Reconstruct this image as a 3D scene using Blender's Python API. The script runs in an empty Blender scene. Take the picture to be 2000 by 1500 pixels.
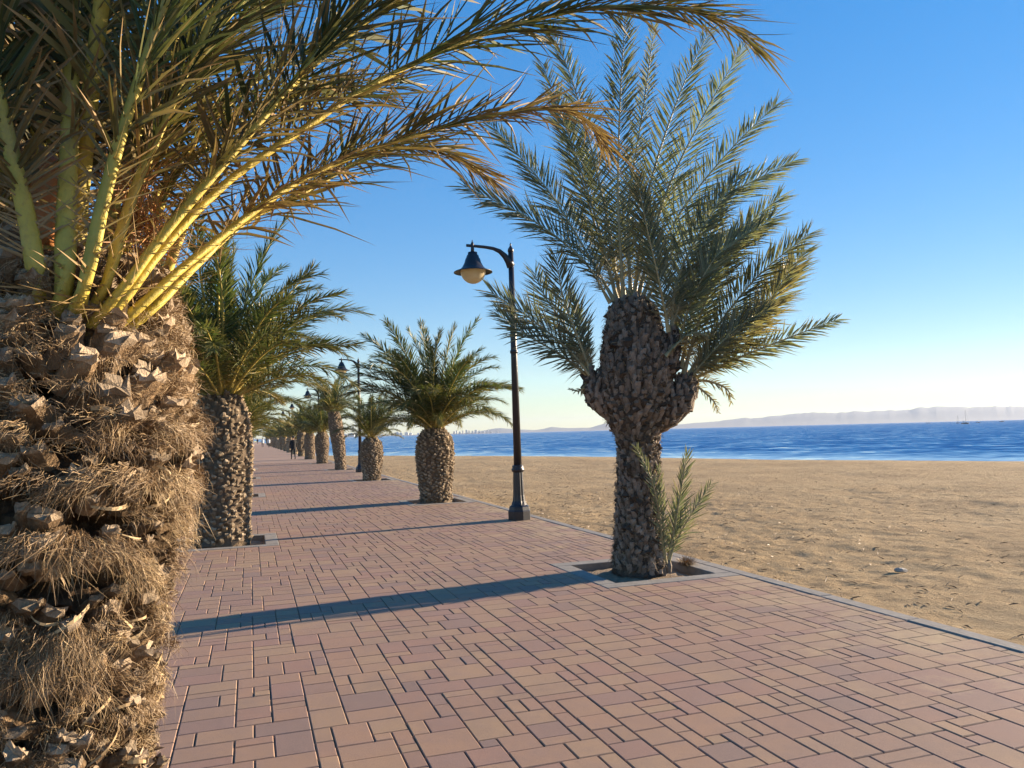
import bpy, bmesh, math, random
import numpy as np
from mathutils import Vector, Matrix

S = bpy.context.scene
COL = S.collection
R = math.radians
rng = np.random.default_rng(7)
random.seed(7)

# ------------------------------------------------------------------ camera
CAM_H = 1.6
cd = bpy.data.cameras.new('camera'); cam = bpy.data.objects.new('camera', cd); COL.objects.link(cam)
cd.sensor_width = 36.0; cd.lens = 27.0; cd.clip_start = 0.05; cd.clip_end = 40000
CR = Matrix.Rotation(R(90 + 3.605), 4, 'X') @ Matrix.Rotation(R(-1.47), 4, 'Z')
cam.matrix_world = Matrix.Translation((0, 0, CAM_H)) @ CR
S.camera = cam

# ------------------------------------------------------------------ sky, sun, exposure
SKY_GAMMA, SKY_K = 0.48, 0.142
SUN_EL, SUN_AZ = 13.0, 63.0            # azimuth clockwise from +Y
w = bpy.data.worlds.new('World'); S.world = w; w.use_nodes = True
nt = w.node_tree; nt.nodes.clear()
sky = nt.nodes.new('ShaderNodeTexSky'); sky.sky_type = 'NISHITA'; sky.sun_disc = False
sky.sun_elevation = R(SUN_EL); sky.sun_rotation = R(SUN_AZ)
sky.air_density = 1.0; sky.dust_density = 0.0; sky.ozone_density = 3.0; sky.altitude = 0
bg = nt.nodes.new('ShaderNodeBackground'); bg.inputs['Strength'].default_value = SKY_K
hs = nt.nodes.new('ShaderNodeHueSaturation'); hs.inputs['Hue'].default_value = 0.516; hs.inputs['Saturation'].default_value = 2.0; hs.inputs['Value'].default_value = 1.0
wo = nt.nodes.new('ShaderNodeOutputWorld')
gm = nt.nodes.new('ShaderNodeGamma'); gm.inputs['Gamma'].default_value = SKY_GAMMA
nt.links.new(sky.outputs[0], gm.inputs['Color']); nt.links.new(gm.outputs[0], hs.inputs['Color']); nt.links.new(hs.outputs[0], bg.inputs[0]); nt.links.new(bg.outputs[0], wo.inputs[0])
sl = bpy.data.lights.new('sun', 'SUN'); sl.energy = 5.0; sl.angle = R(0.5); sl.color = (1.0, 0.80, 0.57)
so = bpy.data.objects.new('sun', sl); COL.objects.link(so)
SD = Vector((math.sin(R(SUN_AZ)) * math.cos(R(SUN_EL)), math.cos(R(SUN_AZ)) * math.cos(R(SUN_EL)), math.sin(R(SUN_EL))))
so.rotation_euler = SD.to_track_quat('Z', 'Y').to_euler()
vs = S.view_settings; vs.view_transform = 'Standard'; vs.look = 'None'; vs.gamma = 1.0; vs.exposure = 1.65
S.display_settings.display_device = 'sRGB'
S.cycles.max_bounces = 6; S.cycles.transparent_max_bounces = 8; S.cycles.volume_bounces = 0

# ------------------------------------------------------------------ geometry helpers
C3 = CR.to_3x3()
def ray(px, py):
    return C3 @ Vector(((px - 1000) / 1500, -(py - 750) / 1500, -1))
def at(px, py, Y):
    d = ray(px, py); return Vector((0, 0, CAM_H)) + d * (Y / d.y)
def ground(px, py, z=0.0):
    d = ray(px, py); return Vector((0, 0, CAM_H)) + d * ((z - CAM_H) / d.z)
PH = R(18.9)
DV = Vector((-math.sin(PH), math.cos(PH), 0)); RV = Vector((math.cos(PH), math.sin(PH), 0))
P1 = ground(1250, 1112)
def PR(a, l, z=0.0):
    p = P1 + DV * a + RV * l; p.z = z; return p
SPACING = 10.2
LLAT = -4.55

def tag(o, label=None, cat=None, group=None, kind=None):
    if label: o['label'] = label
    if cat: o['category'] = cat
    if group: o['group'] = group
    if kind: o['kind'] = kind
    return o
def empty(name, loc, rz=0):
    o = bpy.data.objects.new(name, None); COL.objects.link(o); o.location = loc; o.rotation_euler = (0, 0, rz)
    o.empty_display_size = 0.2
    return o
def link(name, me, parent=None, mats=None):
    if mats is not None:
        for m in mats: me.materials.append(m)
    o = bpy.data.objects.new(name, me); COL.objects.link(o)
    if parent is not None: o.parent = parent
    return o
def copy_tree(o, parent=None, loc=None):
    c = o.copy(); COL.objects.link(c)
    if parent is not None: c.parent = parent
    for ch in list(o.children): copy_tree(ch, c)
    return c

class MB:
    """collects vertices and faces, becomes one mesh"""
    def __init__(s): s.v = []; s.f = []; s.m = []; s.n = 0; s.col = []; s.hascol = False
    def add(s, v, f, m=0, col=None):
        v = np.asarray(v, float).reshape(-1, 3); b = s.n
        s.v.append(v); s.f.extend([tuple(i + b for i in q) for q in f])
        s.m.extend([m] * len(f) if isinstance(m, int) else m); s.n += len(v)
        if col is None: s.col.append(np.zeros((len(v), 3)))
        else: s.col.append(np.asarray(col, float).reshape(-1, 3)); s.hascol = True
    def box(s, c, size, m=0, rz=0.0, col=None):
        x, y, z = np.array(size) / 2; ca, sa = math.cos(rz), math.sin(rz)
        pts = []
        for dz in (-z, z):
            for dx, dy in ((-x, -y), (x, -y), (x, y), (-x, y)):
                pts.append((c[0] + dx * ca - dy * sa, c[1] + dx * sa + dy * ca, c[2] + dz))
        s.add(pts, [(3, 2, 1, 0), (4, 5, 6, 7), (0, 1, 5, 4), (1, 2, 6, 5), (2, 3, 7, 6), (3, 0, 4, 7)], m,
              None if col is None else np.tile(col, (8, 1)))
    def lathe(s, prof, n=24, c=(0, 0, 0), m=0, cap=True, flute=None):
        pts = []; k = len(prof)
        for (z, r) in prof:
            for j in range(n):
                a = 2 * math.pi * j / n; rr = r
                if flute and flute[0] <= z <= flute[1]: rr = r * (1 - flute[2] * (j % 2))
                pts.append((c[0] + rr * math.cos(a), c[1] + rr * math.sin(a), c[2] + z))
        f = []
        for i in range(k - 1):
            for j in range(n):
                j2 = (j + 1) % n; f.append((i * n + j, i * n + j2, (i + 1) * n + j2, (i + 1) * n + j))
        if cap: f.append(tuple(range(n))[::-1]); f.append(tuple((k - 1) * n + j for j in range(n)))
        s.add(pts, f, m)
    def tube(s, pts, rad, n=6, m=0, flat=1.0, up=Vector((0, 0, 1)), cap=True, col=None):
        P = [Vector(p) for p in pts]; k = len(P); V = []
        for i, p in enumerate(P):
            t = (P[min(i + 1, k - 1)] - P[max(i - 1, 0)]).normalized()
            b = t.cross(up)
            if b.length < 1e-4: b = t.cross(Vector((0, 1, 0)))
            b.normalize(); nn = b.cross(t)
            r = rad[i] if hasattr(rad, '__len__') else rad
            for j in range(n):
                a = 2 * math.pi * j / n
                V.append(p + b * (r * math.cos(a)) + nn * (r * flat * math.sin(a)))
        f = []
        for i in range(k - 1):
            for j in range(n):
                j2 = (j + 1) % n; f.append((i * n + j, i * n + j2, (i + 1) * n + j2, (i + 1) * n + j))
        if cap: f.append(tuple(range(n))[::-1]); f.append(tuple((k - 1) * n + j for j in range(n)))
        s.add(V, f, m, None if col is None else np.tile(col, (len(V), 1)))
    def mesh(s, name, smooth=False):
        me = bpy.data.meshes.new(name)
        v = np.concatenate(s.v) if s.v else np.zeros((0, 3))
        me.from_pydata(v.tolist(), [], s.f)
        me.polygons.foreach_set('material_index', s.m)
        if smooth: me.polygons.foreach_set('use_smooth', [True] * len(s.f))
        if s.hascol:
            c = np.concatenate(s.col); c4 = np.concatenate([c, np.ones((len(c), 1))], 1).astype(np.float32)
            at_ = me.color_attributes.new('tone', 'FLOAT_COLOR', 'POINT'); at_.data.foreach_set('color', c4.ravel())
        me.update(); return me
    def build(s, name, mats, parent=None, smooth=False):
        return link(name, s.mesh(name, smooth), parent, mats)

# ------------------------------------------------------------------ materials
def mat(name):
    m = bpy.data.materials.new(name); m.use_nodes = True
    t = m.node_tree; p = t.nodes['Principled BSDF']; return m, t, p
def N(t, typ, **kw):
    n = t.nodes.new('ShaderNode' + typ)
    for k, v in kw.items(): setattr(n, k, v)
    return n
def noise(t, vec, scale, detail=4, rough=0.6, dist=0.0):
    n = N(t, 'TexNoise'); n.inputs['Scale'].default_value = scale; n.inputs['Detail'].default_value = detail
    n.inputs['Roughness'].default_value = rough; n.inputs['Distortion'].default_value = dist
    if vec is not None: t.links.new(vec, n.inputs['Vector'])
    return n.outputs['Fac']
def ramp(t, fac, stops, interp='LINEAR'):
    n = N(t, 'ValToRGB'); n.color_ramp.interpolation = interp
    e = n.color_ramp.elements
    while len(e) < len(stops): e.new(0.5)
    for i, (p, c) in enumerate(stops):
        e[i].position = p; e[i].color = (c[0], c[1], c[2], 1) if hasattr(c, '__len__') else (c, c, c, 1)
    t.links.new(fac, n.inputs[0]); return n.outputs[0]
def mixc(t, fac, a, b, blend='MIX'):
    n = N(t, 'Mix', data_type='RGBA', blend_type=blend)
    for sock, v in ((n.inputs[0], fac), (n.inputs[6], a), (n.inputs[7], b)):
        if isinstance(v, bpy.types.NodeSocket): t.links.new(v, sock)
        elif hasattr(v, '__len__'): sock.default_value = (v[0], v[1], v[2], 1)
        else: sock.default_value = v
    return n.outputs[2]
def math_(t, op, a, b=None, c=None, clamp=False):
    n = N(t, 'Math', operation=op, use_clamp=clamp)
    for i, v in enumerate((a, b, c)):
        if v is None: continue
        if isinstance(v, bpy.types.NodeSocket): t.links.new(v, n.inputs[i])
        else: n.inputs[i].default_value = v
    return n.outputs[0]
def bump(t, p, h, dist, strength=1.0):
    b = N(t, 'Bump'); b.inputs['Distance'].default_value = dist; b.inputs['Strength'].default_value = strength
    t.links.new(h, b.inputs['Height']); t.links.new(b.outputs[0], p.inputs['Normal']); return b
def pos(t): return N(t, 'NewGeometry').outputs['Position']
def objco(t): return N(t, 'TexCoord').outputs['Object']
def orand(t): return N(t, 'ObjectInfo').outputs['Random']
def vmap(t, vec, scale=(1, 1, 1), rot=(0, 0, 0)):
    n = N(t, 'Mapping'); n.inputs['Scale'].default_value = scale; n.inputs['Rotation'].default_value = rot
    t.links.new(vec, n.inputs[0]); return n.outputs[0]

def simple(name, col, rough=0.6, var=0.25, sc=8, bmp=0.0, metal=0.0):
    m, t, p = mat(name); v = objco(t); f = noise(t, v, sc, 5)
    c = ramp(t, f, [(0.25, [x * (1 - var) for x in col]), (0.75, [min(1, x * (1 + var)) for x in col])])
    t.links.new(c, p.inputs['Base Color']); p.inputs['Roughness'].default_value = rough; p.inputs['Metallic'].default_value = metal
    if bmp: bump(t, p, noise(t, v, sc * 4, 5), bmp)
    return m

# leaf material: 'tone' r = along leaflet, g = per-leaflet random, b = dryness
def leaf_mat(name, green, green2, dry, trans=0.3, rough=0.38):
    m, t, p = mat(name)
    a = N(t, 'VertexColor', layer_name='tone'); sp = N(t, 'SeparateColor'); t.links.new(a.outputs[0], sp.inputs[0])
    r_, g_, b_ = sp.outputs[0], sp.outputs[1], sp.outputs[2]
    base = mixc(t, g_, green, green2)
    orv = math_(t, 'MULTIPLY_ADD', orand(t), 0.5, 0.75)
    base = mixc(t, 1.0, base, N_comb(t, orv), 'MULTIPLY')
    dr = mixc(t, g_, [x * 0.65 for x in dry], dry)
    tip = math_(t, 'SMOOTH_MIN', 1.0, math_(t, 'MULTIPLY_ADD', math_(t, 'POWER', r_, 2.5), math_(t, 'MULTIPLY', b_, 1.2), b_), 0.1, clamp=True)
    c = mixc(t, tip, base, dr)
    t.links.new(c, p.inputs['Base Color']); p.inputs['Roughness'].default_value = rough
    p.inputs['Specular IOR Level'].default_value = 0.32
    tr = N(t, 'BsdfTranslucent'); t.links.new(mixc(t, 1.0, c, (1.1, 1.2, 0.7), 'MULTIPLY'), tr.inputs[0])
    mx = N(t, 'MixShader'); mx.inputs[0].default_value = trans
    t.links.new(p.outputs[0], mx.inputs[1]); t.links.new(tr.outputs[0], mx.inputs[2])
    t.links.new(mx.outputs[0], t.nodes['Material Output'].inputs[0])
    return m
def N_comb(t, v):
    n = N(t, 'CombineColor')
    for i in range(3): t.links.new(v, n.inputs[i])
    return n.outputs[0]

M = {}
M['leaf_near'] = leaf_mat('leaf_near', (0.040, 0.062, 0.020), (0.10, 0.125, 0.040), (0.38, 0.25, 0.12), 0.22, 0.6)
M['leaf_grey'] = leaf_mat('leaf_grey', (0.125, 0.145, 0.088), (0.275, 0.29, 0.19), (0.38, 0.29, 0.15), 0.30, 0.48)
M['leaf_mid'] = leaf_mat('leaf_mid', (0.042, 0.072, 0.024), (0.10, 0.135, 0.045), (0.40, 0.29, 0.11), 0.28, 0.45)

def rachis_mat(name, c1, c2, rough=0.45):
    m, t, p = mat(name); v = objco(t)
    f = noise(t, vmap(t, v, (1, 1, 1)), 7, 4, 0.7)
    c = ramp(t, f, [(0.3, c1), (0.7, c2)])
    sp_ = noise(t, v, 60, 3, 0.6)
    c = mixc(t, math_(t, 'MULTIPLY', ramp(t, sp_, [(0.6, 0), (0.72, 1)]), 0.5), c, (0.22, 0.14, 0.05))
    t.links.new(c, p.inputs['Base Color']); p.inputs['Roughness'].default_value = rough
    br = noise(t, vmap(t, v, (1, 1, .5)), 5.5, 6, .75)
    c = mixc(t, math_(t, 'MULTIPLY', ramp(t, br, [(.54, 0), (.68, 1)]), .6), c, (0.26, 0.165, 0.075)); t.links.new(c, p.inputs['Base Color'])
    bump(t, p, math_(t, 'ADD', noise(t, v, 45, 4), br), 0.005); return m
M['rachis_near'] = rachis_mat('rachis_near', (0.36, 0.29, 0.040), (0.56, 0.43, 0.075), .6)
M['rachis_grey'] = rachis_mat('rachis_grey', (0.30, 0.25, 0.12), (0.42, 0.34, 0.17))
M['rachis_mid'] = rachis_mat('rachis_mid', (0.34, 0.28, 0.07), (0.52, 0.40, 0.09))

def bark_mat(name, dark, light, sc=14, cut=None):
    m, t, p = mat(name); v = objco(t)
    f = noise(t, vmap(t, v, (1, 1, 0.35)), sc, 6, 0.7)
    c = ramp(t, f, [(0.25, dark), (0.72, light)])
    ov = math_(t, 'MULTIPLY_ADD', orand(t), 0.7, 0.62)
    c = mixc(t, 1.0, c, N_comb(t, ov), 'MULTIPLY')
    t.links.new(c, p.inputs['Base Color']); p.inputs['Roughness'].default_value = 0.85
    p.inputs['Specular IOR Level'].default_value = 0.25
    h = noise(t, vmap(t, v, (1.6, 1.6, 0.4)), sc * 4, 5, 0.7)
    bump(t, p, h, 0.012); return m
M['bark_near'] = bark_mat('bark_near', (0.09, 0.055, 0.03), (0.34, 0.23, 0.13), 16)
M['cut_near'] = bark_mat('cut_near', (0.22, 0.155, 0.095), (0.60, 0.47, 0.33), 26)
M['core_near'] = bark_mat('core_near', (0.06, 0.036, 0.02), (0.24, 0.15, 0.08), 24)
M['bark_grey'] = bark_mat('bark_grey', (0.12, 0.092, 0.070), (0.33, 0.26, 0.20), 16)
M['cut_grey'] = bark_mat('cut_grey', (0.15, 0.115, 0.085), (0.36, 0.285, 0.215), 24)
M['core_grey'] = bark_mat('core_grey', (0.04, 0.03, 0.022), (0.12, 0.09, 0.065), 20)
M['bark_mid'] = bark_mat('bark_mid', (0.13, 0.095, 0.06), (0.36, 0.27, 0.17), 12)
M['cut_mid'] = bark_mat('cut_mid', (0.20, 0.155, 0.105), (0.42, 0.335, 0.235), 26)
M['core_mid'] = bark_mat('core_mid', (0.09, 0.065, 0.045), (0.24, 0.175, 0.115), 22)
def fibre_mat(nm='fibre', k=1.0):
    m, t, p = mat(nm)
    a = N(t, 'VertexColor', layer_name='tone'); sp = N(t, 'SeparateColor'); t.links.new(a.outputs[0], sp.inputs[0])
    c = ramp(t, sp.outputs[1], [(0.0, (0.11 * k, 0.065 * k, 0.03 * k)), (0.5, (0.27 * k, 0.175 * k, 0.085 * k)), (1.0, (0.54 * k, 0.40 * k, 0.21 * k))])
    t.links.new(c, p.inputs['Base Color']); p.inputs['Roughness'].default_value = 0.6
    return m
M['fibre'] = fibre_mat()
M['spathe'] = simple('spathe', (0.50, 0.20, 0.06), 0.55, 0.3, 10, 0.004)
M['stalk'] = simple('stalk', (0.42, 0.20, 0.06), 0.6, 0.3, 20)
M['metal'] = simple('lamp_metal', (0.018, 0.017, 0.022), 0.38, 0.3, 6, 0.0008)
def glass_mat():
    m, t, p = mat('lamp_glass'); v = objco(t)
    c = ramp(t, noise(t, v, 5, 3), [(0.3, (0.78, 0.64, 0.38)), (0.7, (0.90, 0.82, 0.60))])
    t.links.new(c, p.inputs['Base Color']); p.inputs['Roughness'].default_value = 0.15
    tr = N(t, 'BsdfTranslucent'); t.links.new(c, tr.inputs[0]); mx = N(t, 'MixShader'); mx.inputs[0].default_value = 0.5
    t.links.new(p.outputs[0], mx.inputs[1]); t.links.new(tr.outputs[0], mx.inputs[2]); t.links.new(mx.outputs[0], t.nodes['Material Output'].inputs[0])
    return m
M['glass'] = glass_mat()

def lateral(t):
    """signed distance across the promenade, metres right of the right-hand palm row"""
    d = N(t, 'VectorMath', operation='DOT_PRODUCT'); t.links.new(pos(t), d.inputs[0]); d.inputs[1].default_value = RV
    return math_(t, 'SUBTRACT', d.outputs['Value'], P1.dot(RV))
def sanded(t, c):
    """pale wind-blown sand lying in uneven patches towards the beach edge"""
    la = lateral(t); n1 = noise(t, pos(t), 1.3, 6, 0.65); n2 = noise(t, pos(t), 9, 4, 0.7)
    k = math_(t, 'MULTIPLY_ADD', la, 0.16, math_(t, 'MULTIPLY_ADD', n2, 0.35, n1))
    f = ramp(t, k, [(0.66, 0), (0.95, 0.6)])
    return mixc(t, f, c, (0.50, 0.37, 0.20))
def paver_mat():
    m, t, p = mat('paver')
    a = N(t, 'VertexColor', layer_name='tone'); sp = N(t, 'SeparateColor'); t.links.new(a.outputs[0], sp.inputs[0])
    rr = math_(t, 'FRACT', math_(t, 'ADD', orand(t), sp.outputs[0]))
    c = ramp(t, rr, [(0.0, (0.325, 0.195, 0.132)), (0.25, (0.335, 0.212, 0.138)), (0.5, (0.350, 0.230, 0.142)), (0.72, (0.315, 0.186, 0.134)),
                     (0.86, (0.295, 0.180, 0.138)), (0.95, (0.25, 0.170, 0.136)), (1.0, (0.31, 0.186, 0.128))])
    gv = noise(t, pos(t), 5.5, 5, 0.7)
    c = mixc(t, math_(t, 'MULTIPLY', ramp(t, gv, [(0.42, 0), (0.7, 1)]), 0.35), c, (0.27, 0.185, 0.16))
    st_ = noise(t, pos(t), 0.8, 6, 0.7)
    c = mixc(t, math_(t, 'MULTIPLY', ramp(t, st_, [(0.46, 0), (0.64, 1)]), 0.42), c, (0.22, 0.155, 0.125))
    gr = noise(t, pos(t), 260, 3, 0.7)
    c = mixc(t, 1.0, c, ramp(t, gr, [(0.25, 0.72), (0.75, 1.22)]), 'MULTIPLY')
    c = sanded(t, c)
    t.links.new(c, p.inputs['Base Color']); p.inputs['Roughness'].default_value = 0.8; p.inputs['Specular IOR Level'].default_value = 0.3
    bump(t, p, math_(t, 'ADD', gr, math_(t, 'MULTIPLY', gv, 2.0)), 0.0012, 0.8)
    return m
M['paver'] = paver_mat()
def joint_mat():
    m, t, p = mat('joint_sand'); f = noise(t, pos(t), 60, 5)
    c = ramp(t, f, [(0.3, (0.17, 0.115, 0.075)), (0.7, (0.34, 0.245, 0.155))]); t.links.new(sanded(t, c), p.inputs['Base Color'])
    p.inputs['Roughness'].default_value = 0.95; bump(t, p, f, 0.004); return m
M['joint'] = joint_mat()
def farpave_mat():
    m, t, p = mat('far_paving'); v = vmap(t, pos(t), (1, 1, 1), (0, 0, -PH))
    b = N(t, 'TexBrick'); t.links.new(v, b.inputs['Vector']); b.inputs['Scale'].default_value = 1.0
    b.inputs['Brick Width'].default_value = 0.27; b.inputs['Row Height'].default_value = 0.2; b.inputs['Mortar Size'].default_value = 0.006
    b.inputs['Color1'].default_value = (0.33, 0.195, 0.135, 1); b.inputs['Color2'].default_value = (0.36, 0.23, 0.145, 1); b.inputs['Mortar'].default_value = (0.16, 0.11, 0.07, 1)
    c = mixc(t, math_(t, 'MULTIPLY', noise(t, pos(t), 3, 5), 0.4), b.outputs[0], (0.29, 0.21, 0.18))
    t.links.new(sanded(t, c), p.inputs['Base Color']); p.inputs['Roughness'].default_value = 0.85
    return m
M['farpave'] = farpave_mat()
M['concrete'] = simple('concrete', (0.225, 0.205, 0.18), 0.85, 0.22, 7, 0.004)
def sand_mat():
    m, t, p = mat('sand'); v = pos(t)
    n1 = noise(t, v, 0.35, 6, 0.65); n2 = noise(t, v, 4.0, 6, 0.7); n3 = noise(t, v, 90, 3, 0.7)
    c = ramp(t, math_(t, 'MULTIPLY_ADD', n2, 0.5, math_(t, 'MULTIPLY', n1, 0.5)), [(0.36, (0.29, 0.20, 0.11)), (0.52, (0.42, 0.30, 0.165)), (0.66, (0.50, 0.37, 0.215))])
    c = mixc(t, 1.0, c, ramp(t, n3, [(0.3, 0.8), (0.7, 1.15)]), 'MULTIPLY')
    wv = noise(t, vmap(t, v, (1, 1, 1)), 0.9, 7, 0.75, 0.6)
    c = mixc(t, ramp(t, wv, [(0.60, 0), (0.70, 0.55)]), c, (0.20, 0.14, 0.085))       # dry seagrass crumbs
    sep = N(t, 'SeparateXYZ'); t.links.new(v, sep.inputs[0])
    wet = ramp(t, math_(t, 'ADD', sep.outputs[2], 1.0), [(0.10, 1), (0.17, 0)])
    c = mixc(t, math_(t, 'MULTIPLY', wet, 0.6), c, (0.16, 0.115, 0.07))
    t.links.new(c, p.inputs['Base Color']); p.inputs['Roughness'].default_value = 0.95; p.inputs['Specular IOR Level'].default_value = 0.15
    h = math_(t, 'ADD', math_(t, 'MULTIPLY', n2, 1.0), math_(t, 'MULTIPLY', noise(t, v, 18, 6, 0.75), 0.6))
    bump(t, p, h, 0.12, 1.0)
    return m
M['sand'] = sand_mat()
M['soil'] = simple('soil', (0.24, 0.17, 0.105), 0.95, 0.45, 14, 0.02)
M['asphalt'] = simple('asphalt', (0.06, 0.06, 0.062), 0.9, 0.2, 5, 0.003)
M['earth'] = simple('earth', (0.28, 0.21, 0.13), 0.95, 0.3, 0.2)

def water_mat():
    m, t, p = mat('sea_water'); v = pos(t)
    a = N(t, 'VertexColor', layer_name='tone'); sp = N(t, 'SeparateColor'); t.links.new(a.outputs[0], sp.inputs[0])
    big = noise(t, vmap(t, v, (0.010, 0.03, 1), (0, 0, R(45))), 1, 4, 0.6)
    deep = mixc(t, big, (0.05, 0.20, 0.38), (0.09, 0.29, 0.50))
    c = mixc(t, math_(t, 'MULTIPLY', sp.outputs[0], math_(t, 'MULTIPLY_ADD', big, 1.0, .4)), deep, (0.36, 0.52, 0.60))
    fo = math_(t, 'GREATER_THAN', math_(t, 'MULTIPLY_ADD', noise(t, v, .55, 4, .7), .10, sp.outputs[1]), 1.005)
    c = mixc(t, math_(t, 'MULTIPLY', fo, .5), c, (.75, .76, .76))
    t.links.new(c, p.inputs['Base Color']); p.inputs['Roughness'].default_value = 0.12; p.inputs['IOR'].default_value = 1.33; p.inputs['Specular IOR Level'].default_value = 0.22
    def vecnoise(sc, rot, detail):
        n = N(t, 'TexNoise'); n.inputs['Scale'].default_value = 1; n.inputs['Detail'].default_value = detail; n.inputs['Roughness'].default_value = .55
        t.links.new(vmap(t, v, sc, (0, 0, rot)), n.inputs['Vector'])
        s_ = N(t, 'VectorMath', operation='SUBTRACT'); t.links.new(n.outputs['Color'], s_.inputs[0]); s_.inputs[1].default_value = (.5, .5, .5); return s_.outputs[0]
    def vscale(a, k):
        n = N(t, 'VectorMath', operation='MULTIPLY'); t.links.new(a, n.inputs[0]); n.inputs[1].default_value = (k, k, 0); return n.outputs[0]
    def vadd(a, b):
        n = N(t, 'VectorMath', operation='ADD'); t.links.new(a, n.inputs[0])
        if isinstance(b, tuple): n.inputs[1].default_value = b
        else: t.links.new(b, n.inputs[1])
        return n.outputs[0]
    calm = math_(t, 'MULTIPLY_ADD', sp.outputs[0], -.62, 1.0)          # the shallows lie calmer
    sw = vadd(vadd(vscale(vecnoise((0.22, 0.30, 1), R(45), 3), .55), vscale(vecnoise((0.9, 1.3, 1), R(35), 3), .6)), (-.13, -.14, 0))
    sm = N(t, 'VectorMath', operation='SCALE'); t.links.new(sw, sm.inputs[0]); t.links.new(calm, sm.inputs['Scale'])
    sl_ = vadd(sm.outputs[0], (0, 0, 1))
    nn_ = N(t, 'VectorMath', operation='NORMALIZE'); t.links.new(sl_, nn_.inputs[0]); t.links.new(nn_.outputs[0], p.inputs['Normal'])
    return m
M['water'] = water_mat()
M['hill'] = simple('hill_rock', (0.09, 0.095, 0.105), 0.95, 0.3, 0.004)
M['white_wall'] = simple('white_wall', (0.72, 0.70, 0.66), 0.8, 0.06, 0.05)
M['window'] = simple('window_glass', (0.05, 0.07, 0.09), 0.15, 0.2, 1)
M['roof'] = simple('roof_tile', (0.36, 0.17, 0.10), 0.85, 0.2, 2)

# ------------------------------------------------------------------ the ground: beach, sea, promenade
SH = [(-420, 520), (-60, 140), (-21, 98), (-12, 91), (0, 81.5), (9.4, 71), (19, 57), (30.5, 46), (60, 14), (120, -60), (200, -160)]   # the waterline
SHa = np.array(SH, float)
SEA_Z = -0.90
def shore_dist(x, y):
    """metres on the land side of the waterline (negative out at sea)"""
    best = np.full(np.shape(x), 1e9); sg = np.ones(np.shape(x))
    for (x0, y0), (x1, y1) in zip(SHa[:-1], SHa[1:]):
        dx, dy = x1 - x0, y1 - y0; L2 = dx * dx + dy * dy
        tt = np.clip(((x - x0) * dx + (y - y0) * dy) / L2, 0, 1)
        d = np.hypot(x - x0 - tt * dx, y - y0 - tt * dy)
        s_ = np.sign(-(dx * (y - y0) - dy * (x - x0)))
        k = d < best; best = np.where(k, d, best); sg = np.where(k, s_, sg)
    return best * sg
def vnoise(x, y, seed, sc):
    """smooth value noise"""
    r = np.random.default_rng(seed).random((256, 256)); x = x / sc; y = y / sc
    xi = np.floor(x).astype(int); yi = np.floor(y).astype(int); fx = x - xi; fy = y - yi
    fx = fx * fx * (3 - 2 * fx); fy = fy * fy * (3 - 2 * fy)
    g = lambda a, b: r[a % 256, b % 256]
    return (g(xi, yi) * (1 - fx) + g(xi + 1, yi) * fx) * (1 - fy) + (g(xi, yi + 1) * (1 - fx) + g(xi + 1, yi + 1) * fx) * fy - 0.5
KERB_IN, KERB_OUT = 0.80, 0.95
LK_IN, LK_OUT = LLAT - 0.85, LLAT - 1.0
A_END = 420.0

def grid_obj(name, A, L, zf, mats, kind, smooth=True, colf=None):
    aa, ll = np.meshgrid(A, L, indexing='ij')
    x = P1.x + DV.x * aa + RV.x * ll; y = P1.y + DV.y * aa + RV.y * ll
    z = zf(x, y, aa, ll); na, nl = len(A), len(L)
    idx = np.arange(na * nl).reshape(na, nl)
    f = np.stack([idx[:-1, :-1], idx[:-1, 1:], idx[1:, 1:], idx[1:, :-1]], -1).reshape(-1, 4)
    mb = MB(); mb.v.append(np.stack([x, y, z], -1).reshape(-1, 3)); mb.f = [tuple(q) for q in f.tolist()]; mb.m = [0] * len(f); mb.n = na * nl
    if colf is not None:
        mb.col.append(colf(x, y).reshape(-1, 3)); mb.hascol = True
    o = mb.build(name, mats, None, smooth); o['kind'] = kind; return o

def beach_z(x, y, a, l):
    d = shore_dist(x, y)
    z = SEA_Z + np.clip(d * 0.041, -1.2, 0.83)
    z = z + 0.02 * np.clip(1 - (l - KERB_OUT) / 0.5, 0, 1)
    amp = np.clip((l - KERB_OUT) / 0.4, 0.15, 1)
    rel = 0.08 * vnoise(x, y, 1, 2.6) + 0.05 * vnoise(x, y, 2, 0.9) + (0.040 * vnoise(x, y, 3, 0.36) + 0.045 * vnoise(x, y, 4, 0.19) + 0.030 * vnoise(x, y, 6, 0.11)) * (.52 + .7 * vnoise(x, y, 8, 3.1))
    pits = np.clip(vnoise(x, y, 5, 0.55) - 0.2, 0, 1) * -0.16        # trodden hollows
    return z + amp * (rel * 0.8 + pits * .25) * np.clip(d / 6, 0.1, 1)
def spaced(lo, hi, s0, g, start=None):
    out = [lo]; s = s0
    while out[-1] < hi: out.append(out[-1] + s); s *= g
    out[-1] = hi; return np.array(out)
LB = np.concatenate([np.arange(KERB_OUT, 9.0, 0.055), spaced(9.0, 330, 0.07, 1.03)])
AB = np.concatenate([-spaced(7.0, 180, 0.4, 1.12)[::-1], np.arange(-6.9, 8.0, 0.06), spaced(8.0, 500, 0.07, 1.02)])
beach = grid_obj('beach', AB, LB, beach_z, [M['sand']], 'structure')

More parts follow.
